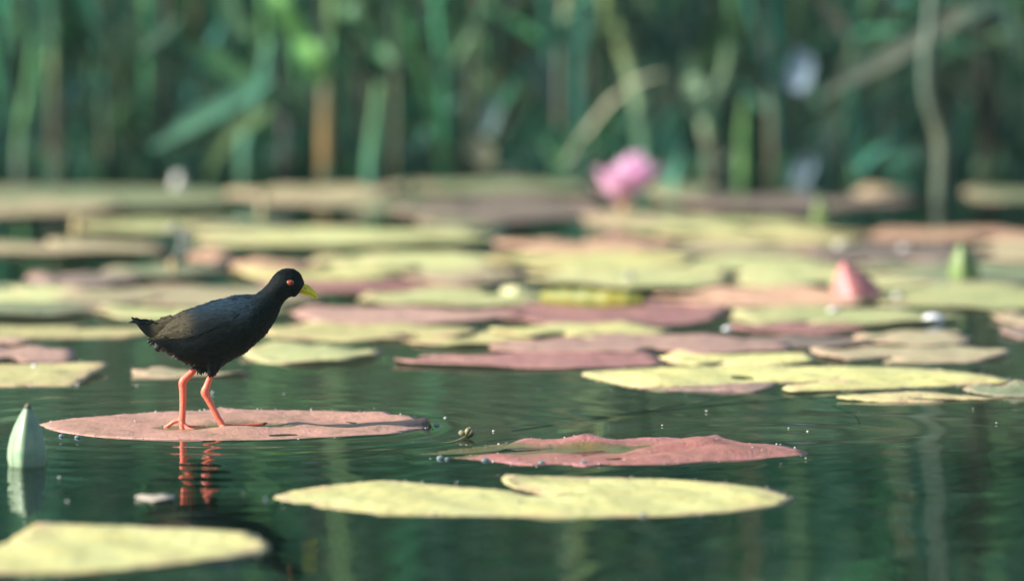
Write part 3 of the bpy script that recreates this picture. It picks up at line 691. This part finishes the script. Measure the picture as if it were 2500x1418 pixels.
# withered white curled leaf
def ribbon(label, path, wpx, mat, name, Yb=None, parent=None, thick=.001, cat='dead leaf', group=None):
    g = W(*path[0]); Yb = Yb or g.y; P = spline([A(x, y, Yb) for x, y in path], 18); r = wpx*Yb*PXA/2
    vs, fs = [], []
    for i, p in enumerate(P):
        s = Vector((.75, .6*math.sin(i*.35), .25*math.cos(i*.4))).normalized(); wd = r*(math.sin(PI*(i+.8)/18.6)**.6)
        for k in (-1, -.4, .4, 1): vs.append(p + s*(wd*k) + Vector((0, .004*(1-k*k), 0)))
    for i in range(17):
        for k in range(3): fs.append((i*4+k, i*4+k+1, i*4+k+5, i*4+k+4))
    o = mesh_obj(name, vs, fs, mat, parent, origin=None if parent else g); md = o.modifiers.new('thickness', 'SOLIDIFY'); md.thickness = thick
    return o if parent else tag(o, label, cat, group)
wr = empty('withered_leaf', W(425, 665), 'withered whitish curled leaf on a bent stalk, left of the bird head', 'dead leaf')
ribbon(None, [(420, 640), (445, 610), (450, 575), (425, 550), (400, 565)], 26, M_WHITE, 'blade', Yb=wr.location.y, parent=wr)
vs, fs = tube_geo(spline([tuple(wr.location+Vector((0, 0, -.03))), tuple(A(424, 655, wr.location.y)), tuple(A(420, 635, wr.location.y))], 8), .005, 7); mesh_obj('stalk', vs, fs, M_STALK, wr)

# ------------------------------------------------------------------ the bird
BY = BIRD_G.y                                       # distance of its middle plane
def Z(zx, zy): return 280+zx/2.953, 620+zy/2.953    # enlarged crop -> photo pixels
def B(zx, zy, y=0.): v = A(*Z(zx, zy), BY); return Vector((v.x, BY+y, v.z))
SEC = [  # top(x,y) bottom(x,y) half width mm
 ((262, 588), (262, 630), 3), ((300, 552), (302, 655), 8), ((350, 505), (345, 690), 12), ((400, 465), (400, 722), 16), ((460, 430), (452, 748), 19), ((520, 405), (508, 774), 23), ((620, 370), (582, 796), 28),
 ((740, 332), (668, 812), 31), ((870, 303), (764, 806), 32), ((960, 295), (850, 758), 31.5), ((1015, 289), (950, 702), 31), ((1040, 277), (1030, 630), 28), ((1062, 257), (1100, 562), 24), ((1085, 235), (1150, 492), 20),
 ((1110, 207), (1183, 425), 17), ((1135, 172), (1203, 375), 15.2), ((1165, 138), (1228, 338), 14.6), ((1205, 114), (1258, 314), 14.6), ((1252, 106), (1285, 304), 14.2), ((1300, 116), (1305, 299), 13), ((1338, 146), (1318, 292), 10.8), ((1360, 185), (1328, 284), 8), ((1368, 212), (1335, 272), 5), ((1366, 232), (1346, 260), 2)]
def spl1(vals, t):
    n = len(vals)-1; i = min(int(t), n-1); f = t-i
    g_ = lambda k: vals[max(0, min(n, k))]
    a, b, c, d = g_(i-1), g_(i), g_(i+1), g_(i+2)
    return .5*((2*b) + (c-a)*f + (2*a-5*b+4*c-d)*f*f + (3*b-a-3*c+d)*f**3)
def sec(t):
    tx, ty = spl1([s[0][0] for s in SEC], t), spl1([s[0][1] for s in SEC], t)
    bx_, by2 = spl1([s[1][0] for s in SEC], t), spl1([s[1][1] for s in SEC], t)
    return tx, ty, bx_, by2, spl1([s[2] for s in SEC], t)/1000
def body_pt(t, a, off=0.):                           # a: 0 top, PI/2 near side, PI bottom
    tx, ty, bx_, by2, hw = sec(t); hw += off
    ex = off/.0001517
    ln = math.hypot(tx-bx_, ty-by2)+1e-6; k = (ln/2+ex)/(ln/2)
    mx, my = (tx+bx_)/2, (ty+by2)/2; c = math.cos(a)
    zx, zy = mx+(tx-mx)*c*k, my+(ty-my)*c*k
    s = math.sin(a); wide = hw*(abs(s)**.92)*(1 if s > 0 else -1)*(1 - .12*max(0, c))
    return B(zx, zy, -wide)
vs, fs = [], []; NS, NA = 92, 40
for i in range(NS):
    for k in range(NA): vs.append(body_pt(i/(NS-1)*(len(SEC)-1), 2*PI*k/NA))
for i in range(NS-1):
    for k in range(NA): fs.append((i*NA+k, (i+1)*NA+k, (i+1)*NA+(k+1) % NA, i*NA+(k+1) % NA))
fs.append(tuple(range(NA))); fs.append(tuple(range((NS-1)*NA, NS*NA))[::-1])
def zs(v): return v*.0001517
def tub(path, rz, n=14, res=18):
    P = spline([B(*p) if len(p) == 2 else B(p[0], p[1], p[2]/1000) for p in path], res)
    rr = [spl1(rz, i/(res-1)*(len(rz)-1))*.0001517 for i in range(res)]
    tube_geo(P, rr, n, vs, fs)
YN, YF = -9, 9                                       # near and far leg, mm
# tail: cocked, narrow
for j, (yy, dx, dy) in enumerate([(0, 0, 0), (-4, 10, 8), (4, 12, 4)]):
    b = len(vs)
    for i, (top, bot, hw) in enumerate([((430, 452), (340, 640), 7), ((350, 462+dy), (272, 612), 6), ((272, 482+dy), (224, 586), 4.5), ((195, 470+dy), (176, 534), 3.2), ((128+dx*2, 465+dy), (140+dx*2, 486+dy), 1.8)]):
        for k in range(10):
            a = 2*PI*k/10; zx = (top[0]+bot[0])/2+(top[0]-bot[0])/2*math.cos(a); zy = (top[1]+bot[1])/2+(top[1]-bot[1])/2*math.cos(a)
            vs.append(B(zx, zy, yy/1000+hw/1000*math.sin(a)))
    for i in range(4):
        for k in range(10): fs.append((b+i*10+k, b+i*10+(k+1) % 10, b+(i+1)*10+(k+1) % 10, b+(i+1)*10+k))
    fs.append(tuple(b+k for k in range(10))[::-1]); fs.append(tuple(b+40+k for k in range(10)))
tub([(410, 470, 2), (365, 472, 2), (325, 466, 3)], [34, 24, 12]); tub([(330, 640, 0), (305, 680, 0), (325, 700, 0)], [30, 20, 10])
# feathered thighs
tub([(640, 700, YF), (600, 790, YF), (572, 838, YF)], [85, 46, 22]); tub([(720, 720, YN), (710, 810, YN), (692, 880, YN)], [90, 55, 24])
# far (left in picture) leg, near leg
tub([(585, 800, YF), (565, 845, YF), (520, 890, YF), (490, 925, YF), (489, 975, YF), (491, 1060, YF), (488, 1150, YF), (484, 1205, YF), (486, 1235, YF)], [25, 25, 27, 30, 27, 25, 24, 24, 18], 14, 34)
tub([(700, 850, YN), (685, 895, YN), (665, 950, YN), (652, 992, YN), (672, 1035, YN), (710, 1105, YN), (750, 1180, YN), (775, 1225, YN), (782, 1255, YN)], [22, 22, 26, 31, 26, 23, 22, 24, 18], 14, 34)
# toes: long and slender, lying on the pad
def toe(path, rz): tub(path, rz, 10, 16)
toe([(480, 1200, YF), (430, 1212, YF+2), (385, 1242, YF+4), (345, 1262, YF+6)], [17, 16, 14, 10])       # hind toe, lifted at its root
toe([(486, 1225, YF), (505, 1248, YF-4), (545, 1262, YF-16), (600, 1262, YF-30)], [20, 19, 15, 10])
toe([(486, 1225, YF), (520, 1250, YF), (580, 1256, YF+2), (660, 1256, YF+6)], [20, 17, 14, 10])
toe([(484, 1225, YF), (480, 1250, YF-8), (490, 1266, YF-22), (520, 1272, YF-38)], [20, 17, 13, 9])
toe([(780, 1240, YN), (765, 1255, YN-3), (740, 1262, YN-8), (700, 1264, YN-12)], [20, 15, 12, 8])
toe([(782, 1240, YN), (830, 1238, YN+6), (930, 1244, YN+20), (1068, 1238, YN+30)], [20, 18, 15, 13])
toe([(782, 1240, YN), (830, 1256, YN-6), (920, 1266, YN-16), (1030, 1264, YN-30)], [20, 17, 15, 12])
toe([(782, 1240, YN), (800, 1260, YN-16), (850, 1268, YN-34), (900, 1270, YN-52)], [20, 16, 13, 9])

M_FEATH, t_, N_, L_ = new_mat('feather_black')
b_ = N_['Principled BSDF']; at = N_.new('ShaderNodeAttribute'); at.attribute_name = 'tint'
geo_ = N_.new('ShaderNodeNewGeometry'); mp_ = N_.new('ShaderNodeMapping'); mp_.inputs['Rotation'].default_value = (0, -.45, 0); mp_.inputs['Scale'].default_value = (.35, 1, 1.3)
L_.new(geo_.outputs['Position'], mp_.inputs[0]); nn = noise(N_, L_, mp_.outputs[0], 420, 4, .7); n5 = noise(N_, L_, mp_.outputs[0], 90, 3)
rr_ = ramp(N_, [(.3, (.4,)*3), (.7, (1.9,)*3)]); L_.new(nn.outputs[0], rr_.inputs[0])
L_.new(mix(N_, L_, 1., at.outputs['Color'], rr_.outputs[0], 'MULTIPLY'), b_.inputs['Base Color'])
b_.inputs['Roughness'].default_value = .55; b_.inputs['Specular IOR Level'].default_value = .06
b_.inputs['Sheen Weight'].default_value = .0; b_.inputs['Sheen Roughness'].default_value = .5
bp_ = N_.new('ShaderNodeBump'); bp_.inputs['Strength'].default_value = .7; bp_.inputs['Distance'].default_value = .0012
L_.new(math_n(N_, L_, 'ADD', nn.outputs[0], n5.outputs[0]), bp_.inputs['Height']); L_.new(bp_.outputs[0], b_.inputs['Normal'])
M_LEG = simple_mat('leg_coral', (.80, .19, .12), (.66, .12, .07), 500, .42, .4, bump=.4, dist=.0005)
M_BILL = simple_mat('bill_lime', (.98, .95, .12), (.96, .90, .10), 120, .3, .5, .5, bump=.1)
M_CLAW = simple_mat('claw_dark', (.05, .045, .04), None, 100, .4)
M_EYE = simple_mat('eye_red', (.46, .09, .03), (.26, .04, .02), 300, .25, .6, bump=.1)
M_PUPIL = simple_mat('pupil_black', (.01, .01, .01), None, 50, .08, .8)

bird = empty('black_crake', BIRD_G+Vector((0, 0, .002)), 'small black marsh bird with yellow bill and coral legs striding on the pink pad', 'bird')
body = mesh_obj('body', vs, fs, [M_FEATH, M_LEG], bird)
rm = body.modifiers.new('r', 'REMESH'); rm.mode = 'VOXEL'; rm.voxel_size = .0009; rm.use_smooth_shade = True
smd = body.modifiers.new('s', 'SMOOTH'); smd.factor = .5; smd.iterations = 4
dg = bpy.context.evaluated_depsgraph_get(); ev = body.evaluated_get(dg); nm = bpy.data.meshes.new_from_object(ev)
body.modifiers.clear(); body.data = nm
if len(nm.materials) == 0: nm.materials.append(M_FEATH); nm.materials.append(M_LEG)
co = np.zeros(len(nm.vertices)*3); nm.vertices.foreach_get('co', co); co = co.reshape(-1, 3)
org = np.array(bird.location); wx = co[:, 0]+org[0]; wz = co[:, 2]+org[2]
# world -> crop coordinates
o0 = B(0, 0); ox = B(1000, 0); oz = B(0, 1000)
zx = (wx-o0.x)/(ox.x-o0.x)*1000; zy = (wz-o0.z)/(oz.z-o0.z)*1000
legm = ((zx < 640) & (zy > 828 + .0*zx) & (zx < 610)) | ((zx >= 610) & (zy > 880 - 6*np.sin(zx*.3)))
BLACK = np.array((.003, .0048, .0062)); SKY_SHEEN = np.array((.013, .026, .040)); BROWN = np.array((.048, .040, .024)); GREY = np.array((.13, .125, .115))
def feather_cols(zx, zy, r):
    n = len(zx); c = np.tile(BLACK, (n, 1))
    k = sstep(520, 320, zy - .0*zx)*sstep(1120, 900, zx); c = c*(1-k[:, None]) + SKY_SHEEN*k[:, None]  # blue along the back paints in the light and sheen of the sky
    k = sstep(620, 470, zx)*sstep(620+0*zx, 560, zy + (zx-400)*.15)*sstep(240, 300, zx)*.9; c = c*(1-k[:, None]) + BROWN*k[:, None]
    dv = np.abs((zy-(630+(zx-250)*.62)))                 # pale fringe along the vent
    k = np.exp(-(dv/22)**2)*sstep(570, 540, zx)*(.35+.65*r); c = c*(1-k[:, None]) + GREY*k[:, None]
    return c
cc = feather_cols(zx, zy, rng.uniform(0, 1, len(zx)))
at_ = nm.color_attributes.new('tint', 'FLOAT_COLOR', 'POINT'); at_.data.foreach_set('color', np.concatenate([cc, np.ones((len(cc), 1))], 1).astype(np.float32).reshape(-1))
lv = np.zeros(len(nm.loops), np.int32); nm.loops.foreach_get('vertex_index', lv)
ls = np.zeros(len(nm.polygons), np.int32); nm.polygons.foreach_get('loop_start', ls)
nm.polygons.foreach_set('material_index', legm[lv[ls]].astype(np.int32)); nm.polygons.foreach_set('use_smooth', [True]*len(nm.polygons)); nm.update()

# small overlapping feathers over the coat, kept as one layer that belongs to the body
random.seed(4); fv, ff, fc = [], [], []
T = len(SEC)-1
def feather(p, d, n, ln, wd, lift, col):
    s = d.cross(n).normalized(); b = len(fv)
    for i, (t, k) in enumerate(((0, .5), (.4, 1), (.8, .75), (1, .15))):
        for u in (-1, 0, 1):
            fv.append(p + d*(ln*t) + s*(wd*k*u) + n*(lift*t*t + (.0004 if u == 0 else 0))); fc.append((*col, 1))
    for i in range(3):
        for j in (0, 1): ff.append((b+i*3+j, b+i*3+j+1, b+i*3+j+4, b+i*3+j+3))
for _ in range(5200):
    t = random.uniform(.8, T-2.2); a = random.uniform(-PI, PI)
    p = body_pt(t, a); p2 = body_pt(t-.15, a); p3 = body_pt(t, a+.05)
    d = (p2-p).normalized(); n = d.cross(p3-p).normalized(); c0 = body_pt(t, 0).lerp(body_pt(t, PI), .5)
    if n.dot(p-c0) < 0: n = -n
    head = t > 12.5
    ln = random.uniform(.003, .005) if head else random.uniform(.006, .011)
    X_ = (p.x-o0.x)/(ox.x-o0.x)*1000; Y_ = (p.z-o0.z)/(oz.z-o0.z)*1000
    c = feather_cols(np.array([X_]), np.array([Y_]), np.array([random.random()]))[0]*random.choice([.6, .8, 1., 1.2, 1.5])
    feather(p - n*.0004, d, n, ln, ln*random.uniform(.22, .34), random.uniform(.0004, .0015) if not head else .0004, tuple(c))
for _ in range(420):                                  # looser fringe at vent, thighs and tail
    q = random.random()
    if q < .55: x_ = random.uniform(270, 600); y_ = 610+(x_-262)*.54+random.uniform(-40, 4); d = Vector((-.9+random.uniform(-.35, .35), random.uniform(-.3, .3), -.6))
    elif q < .8: x_ = random.uniform(600, 740); y_ = random.uniform(790, 825); d = Vector((random.uniform(-.6, .2), random.uniform(-.3, .3), -1))
    else: x_ = random.uniform(160, 330); y_ = 500+(330-x_)*-.1; d = Vector((-1, 0, random.uniform(-.2, .6)))
    p = B(x_, y_, random.uniform(-.008, .008)); d.normalize()
    c = tuple((GREY if (q < .55 and random.random() < .55) else BLACK)*random.uniform(.6, 1.2))
    feather(p, d, Vector((random.uniform(-.3, .3), -1, .2)).normalized(), random.uniform(.004, .009), random.uniform(.0007, .0013), 0, c)
# join the feathers into the body mesh
bm = bmesh.new(); bm.from_mesh(nm); lay = bm.verts.layers.float_color['tint']
nvs = [bm.verts.new(Vector(v)-bird.location) for v in fv]
for v, c in zip(nvs, fc): v[lay] = c
for f in ff:
    q = bm.faces.new([nvs[k] for k in f]); q.material_index = 0; q.smooth = True
bm.to_mesh(nm); bm.free()

# wings folded along the flanks
for side in (1, -1):
    vs, fs, cs = [], [], []; n1, n2 = 44, 16
    for i in range(n1):
        s = i/(n1-1); t = .25 + s*9.6
        a0 = .28 + .35*(1-s)**2; a1 = (1.42 + .30*math.sin(PI*min(1, s*1.1)) - .55*s**3) if s < 1 else 1.0
        if s > .88: k_ = (s-.88)/.12; am = .85; a0 = a0+(am-a0)*k_*.8; a1 = a1+(am-a1)*k_*.8
        for j in range(n2):
            u = j/(n2-1); off = .0022*math.sin(PI*min(.93, max(.04, u)))**.5*(1-.75*s**4) - .0004
            off += .0006*math.sin(u*26+s*5)*(1-s)
            p = body_pt(t, side*(a0+(a1-a0)*u), off)
            vs.append(p)
            X_ = (p.x-o0.x)/(ox.x-o0.x)*1000; Y_ = (p.z-o0.z)/(oz.z-o0.z)*1000
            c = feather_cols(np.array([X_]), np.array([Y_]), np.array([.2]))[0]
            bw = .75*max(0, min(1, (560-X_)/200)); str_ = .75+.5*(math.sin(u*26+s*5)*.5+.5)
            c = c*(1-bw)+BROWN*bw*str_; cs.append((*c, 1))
    for i in range(n1-1):
        for j in range(n2-1):
            f = (i*n2+j, i*n2+j+1, (i+1)*n2+j+1, (i+1)*n2+j); fs.append(f if side > 0 else f[::-1])
    o = mesh_obj('wing', vs, fs, M_FEATH, bird, cols=cs); md = o.modifiers.new('thickness', 'SOLIDIFY'); md.thickness = .0008
# bill: deep at the base, tapering, tip slightly turned down; two mandibles
def mandible(name, rows):
    vs, fs = [], []; K = 14
    for (cx_, cy_, h_, w_) in rows:
        for k in range(K):
            a = 2*PI*k/K; dx, dy = -.36*math.cos(a)*h_, 0
            vs.append(B(cx_ + math.cos(a)*h_*.48, cy_ - math.cos(a)*h_*.88, w_*math.sin(a)/1000))
    for i in range(len(rows)-1):
        for k in range(K): fs.append((i*K+k, i*K+(k+1) % K, (i+1)*K+(k+1) % K, (i+1)*K+k))
    fs.append(tuple(range(K))[::-1]); fs.append(tuple(range((len(rows)-1)*K, len(rows)*K)))
    return mesh_obj(name, vs, fs, M_BILL, bird)
mandible('bill', [(1335, 246, 36, 4.6), (1352, 250, 38, 4.6), (1375, 258, 39, 4.0), (1400, 270, 35, 3.3), (1425, 285, 28, 2.6), (1448, 302, 18, 1.7), (1462, 317, 7, .8), (1467, 324, 1.5, .3)])
M_SEAM = simple_mat('bill_seam', (.16, .20, .03), None, 80, .6)
vs, fs = [], []
for side in (-1, 1):
    tube_geo([B(zx_, zy_, side*w_/1000) for zx_, zy_, w_ in ((1334, 262, 4.75), (1372, 271, 4.05), (1405, 283, 3.1), (1436, 300, 2.1), (1458, 318, .95))], .00022, 6, vs, fs)
mesh_obj('bill_seam', vs, fs, M_SEAM, bird)
for side in (-1, 1):
    vs, fs = tube_geo([B(1366, 244, side*.00395), B(1384, 252, side*.0036)], [.0005, .0004], 6); mesh_obj('nostril', vs, fs, M_SEAM, bird)
for side in (-1, 1):                                  # eyes
    def ball(name, cx_, cy_, off, r, mat, sx=1., sz=1.):
        c = B(cx_, cy_, side*off); vs, fs = [], []; n, K = 10, 16
        for i in range(n+1):
            th = PI*i/n
            for k in range(K):
                a = 2*PI*k/K; vs.append(c+Vector((r*sx*math.sin(th)*math.cos(a), r*.55*math.cos(th), r*sz*math.sin(th)*math.sin(a))))
        for i in range(n):
            for k in range(K): fs.append((i*K+k, i*K+(k+1) % K, (i+1)*K+(k+1) % K, (i+1)*K+k))
        return mesh_obj(name, vs, fs, mat, bird)
    e = ball('eye', 1267, 201, .0135, .0034, M_EYE, 1.25, .95)
    pu = ball('pupil', 1275, 202, .0150, .0015, M_PUPIL); pu.parent = e; pu.location = e.location*0
for (p, q) in [((345, 1262, YF+6), (328, 1248, YF+7)), ((1068, 1238, YN+30), (1102, 1232, YN+33)), ((1030, 1264, YN-30), (1056, 1262, YN-33)), ((520, 1272, YF-38), (545, 1272, YF-44)), ((900, 1270, YN-52), (922, 1270, YN-58))]:
    m_ = B((p[0]+q[0])/2, (p[1]+q[1])/2-4, (p[2]+q[2])/2000)
    vs, fs = tube_geo([B(p[0], p[1], p[2]/1000), m_, B(q[0], q[1], q[2]/1000)], [.0016, .0012, .0003], 8)
    mesh_obj('claw', vs, fs, M_CLAW, bird)

# ------------------------------------------------------------------ small things on the water
def blob(name, label, cat, px, py, r, mat, z=.0, sq=.6, group=None, kind=None, n=8, K=12):
    c = W(px, py, z); vs, fs = [], []
    for i in range(n+1):
        th = PI*i/n
        for k in range(K):
            a = 2*PI*k/K; q = 1+.08*math.sin(3*a+th*2)
            vs.append(c+Vector((r*q*math.sin(th)*math.cos(a), r*q*math.sin(th)*math.sin(a), r*sq*math.cos(th))))
    for i in range(n):
        for k in range(K): fs.append((i*K+k, (i+1)*K+k, (i+1)*K+(k+1) % K, i*K+(k+1) % K))
    return tag(mesh_obj(name, vs, fs, mat, origin=c), label, cat, group)
BUB = [(190, 1067, .0050, 'bubble at the near left rim of the pink pad, right one of a pair'), (150, 1064, .0042, 'bubble at the near left rim of the pink pad, left one of a pair'),
 (1066, 1038, .0045, 'clear bubble at the right tip of the pink pad'), (1075, 1118, .0055, 'bright bubble at the front left rim of the rose red pad'), (1092, 1120, .0036, 'small bubble right of the bright one on the rose red rim'),
 (1185, 1124, .0058, 'dark shining bubble on the front rim of the rose red pad, left of the middle'), (1322, 1131, .0056, 'bubble in a scallop of the front rim of the rose red pad'), (1425, 1132, .0056, 'bubble in the right scallop of the rose red rim'),
 (650, 1219, .0036, 'tiny bubble off the left tip of the large pale yellow pad'), (1062, 1253, .0036, 'bluish bubble on the near rim of the pale yellow pad'), (1570, 1257, .0042, 'dark bubble at the near right rim of the pale yellow pad'),
 (1268, 1224, .0030, 'small bubble on the pale yellow pad below its notch'), (1778, 1084, .0036, 'bubble behind the lifted rim of the rose red pad')]
for x, y, r, l in BUB: blob('water_bubble', l, 'bubble', x, y, r*.75, M_BUBBLE, z=.001 if r > .003 else .005, sq=.75, group='bubbles clinging to the pad rims')
DRP = [(1776, 803, .0062, .006, 'large droplet with its sun glint painted white, on the pads right of centre'), (2278, 779, .014, .004, 'flat scrap painted white as a glint on the pads at right'), (2192, 722, .0075, .006, 'whitish dot painted as a sparkle right of the folded red leaf'),
 (84, 893, .0035, .008, 'white droplet on the sliced yellow pad'), (2052, 600, .009, .012, 'pale seed fluff above the folded red leaf'), (2210, 606, .009, .01, 'pale seed fluff left of the lime bud'), (2036, 757, .008, .008, 'pale dot on the green pad below the folded red leaf')]
for x, y, r, z, l in DRP: blob('foam_droplet', l, 'droplet', x, y, r, M_GLINT if r < .007 or r > .012 else M_WHITE, z=z, sq=.5, group='white droplets and fluff on the pads')  # white tones stand for sun sparkle on some of these dots
# drifting scrap left of the bird reflection
vs, fs = [], []
random.seed(2)
deb = empty('floating_debris', W(378, 1212), 'pale scrap of rotting leaf drifting below the bird legs', 'debris')
build = [(330, 1211), (350, 1205), (375, 1208), (400, 1205), (425, 1212), (405, 1218), (375, 1220), (345, 1217)]
q = build_pad(None, simple_mat('scrap_pale', (.42, .38, .30), (.25, .20, .16), 120, .5), px_outline([(x, y, random.uniform(.5, 3)) for x, y in build]), cz=.003, grid=.008, name='leaf_scrap', group=None)
del q['category']; q.location = q.location - deb.location; q.parent = deb
for x in (338, 352, 420):
    b_o = blob('froth', None, None, x, 1213, .0035, M_BUBBLE, z=.001); b_o.location = b_o.location-deb.location; b_o.parent = deb
# drowned weed strands with a spent flower head breaking the surface
M_WEED = simple_mat('weed_brown', (.30, .26, .08), (.22, .20, .07), 80, .5)
def weed(label, path, rmm, zs_, head=None):
    root = empty('water_weed', W(*path[0]), label, 'water weed', 'weed strands drifting at the surface')
    P = spline([W(x, y, z/1000) for (x, y), z in zip(path, zs_)], 40)
    vs, fs = tube_geo(P, rmm/1000, 7); mesh_obj('strand', vs, fs, M_WEED, root)
    if head:
        vs, fs = [], []
        for k in range(8):
            a = random.uniform(0, 6.28); e = random.uniform(-.1, 1.2); p = W(head[0], head[1], .003)
            d = Vector((math.cos(a)*math.cos(e), math.sin(a)*math.cos(e), math.sin(e)))
            tube_geo([p, p+d*.006, p+d*random.uniform(.006, .010)], [.0028, .0034, .0022], 6, vs, fs)
        mesh_obj('spent_head', vs, fs, simple_mat('head_pale', (.26, .24, .12), (.16, .14, .08), 150, .6), root)
    return root
weed('brown weed strand curling to a pale spent flower between the two pink pads', [(790, 1118), (900, 1112), (960, 1096), (1060, 1086), (1110, 1078), (1136, 1066)], 1.4, (-4, -3, -2, -1.5, 0, 3), (1140, 1064))
weed('faint drowned strand in front of the pink pad right half', [(700, 1130), (790, 1113), (870, 1100), (960, 1089), (1050, 1086)], 1.2, (-6, -3, -2, -2, -2))
weed('thin yellowish weed thread below the long bright yellow pad', [(1250, 1052), (1400, 1030), (1560, 1005), (1750, 975), (1900, 950)], .8, (-3,-3,-2.5,-2,-2))
weed('second thin weed thread meeting the torn shred at right', [(1500, 1014), (1700, 994), (1880, 978), (2040, 968)], .8, (-3,-3,-2,-2))
weed('pale curved weed thread in the open water right of centre', [(1880, 960), (1990, 975), (2080, 1010), (2100, 1035)], .8, (-3, -2.5, -3, -4))
# drifting specks: uncountable
random.seed(31); vs, fs = [], []
for k in range(38):
    px_, py_ = random.uniform(0, 2500), random.choice([random.uniform(925, 1060), random.uniform(900, 1418)])
    if px_ < 1050 and 990 < py_ < 1085: continue
    c = W(px_, py_, .0006); r = random.choice([.0005, .0007, .0009, .0014]); b = len(vs); K = 6
    for i, (zz, rr) in enumerate(((-.3, .8), (.3, 1), (1, .3))):
        for j in range(K): a = 2*PI*j/K; vs.append(c+Vector((r*rr*math.cos(a)*1.3, r*rr*math.sin(a)*1.6, r*zz*.8)))
    for i in range(2):
        for j in range(K): fs.append((b+i*K+j, b+i*K+(j+1) % K, b+(i+1)*K+(j+1) % K, b+(i+1)*K+j))
    fs.append(tuple(b+2*K+j for j in range(K)))
tag(mesh_obj('floating_specks', vs, fs, simple_mat('speck_white', (.7, .72, .66), (.4, .42, .36), 90, .4)), 'tiny pale specks of pollen and froth drifting on the dark water', 'specks', kind='stuff')

# dew and grit beads along the rims of the near pads
random.seed(77); vs, fs = [], []
def bead(c, r):
    b = len(vs); K = 6
    for zz, rr in ((-.2, .9), (.5, .9), (.95, .35)):
        for j in range(K): a = 2*PI*j/K; vs.append(Vector(c)+Vector((r*rr*math.cos(a), r*rr*math.sin(a), r*zz)))
    for i in range(2):
        for j in range(K): fs.append((b+i*K+j, b+i*K+(j+1) % K, b+(i+1)*K+(j+1) % K, b+(i+1)*K+j))
    fs.append(tuple(b+2*K+j for j in range(K)))
for pad in [o for o in bpy.data.objects if o.name.startswith('lily_pad') and o.type == 'MESH'][:6]:
    rimv = [v for v in pad.data.vertices if pad.data.attributes['rim'].data[v.index].value > .96]
    for v in random.sample(rimv, min(len(rimv), 34)): bead(v.co+pad.location+Vector((0, 0, .0004)), random.choice([.0006, .0008, .0011]))
    for v in random.sample(list(pad.data.vertices), 26):
        p = v.co+pad.location
        if p.z > .001: bead(p, random.choice([.0004, .0006, .0008]))
tag(mesh_obj('dew_beads', vs, fs, simple_mat('dew_white', (.75, .74, .66), (.4, .36, .30), 90, .3)), 'tiny dew drops and grit scattered along the rims of the near pads', 'dew', kind='stuff')

# thin greenish haze added over the pond to lift the dark reeds
hz = mesh_obj('haze', [(x, y, z) for z in (-2, 5) for y in (-3, 25) for x in (-12, 12)], [(0, 1, 3, 2), (4, 6, 7, 5), (0, 4, 5, 1), (2, 3, 7, 6), (0, 2, 6, 4), (1, 5, 7, 3)], [], smooth=False)
bmh = bmesh.new(); bmh.from_mesh(hz.data); bmesh.ops.recalc_face_normals(bmh, faces=bmh.faces); bmh.to_mesh(hz.data); bmh.free()
mh = bpy.data.materials.new('haze'); mh.use_nodes = True; mh.node_tree.nodes.remove(mh.node_tree.nodes['Principled BSDF'])
pv = mh.node_tree.nodes.new('ShaderNodeVolumePrincipled'); pv.inputs['Color'].default_value = (.60, .92, .80, 1); pv.inputs['Density'].default_value = HAZE
mh.node_tree.links.new(pv.outputs[0], mh.node_tree.nodes['Material Output'].inputs['Volume']); hz.data.materials.append(mh)
tag(hz, 'faint greenish haze added over the pond to lift the dark tones', 'haze', kind='stuff')
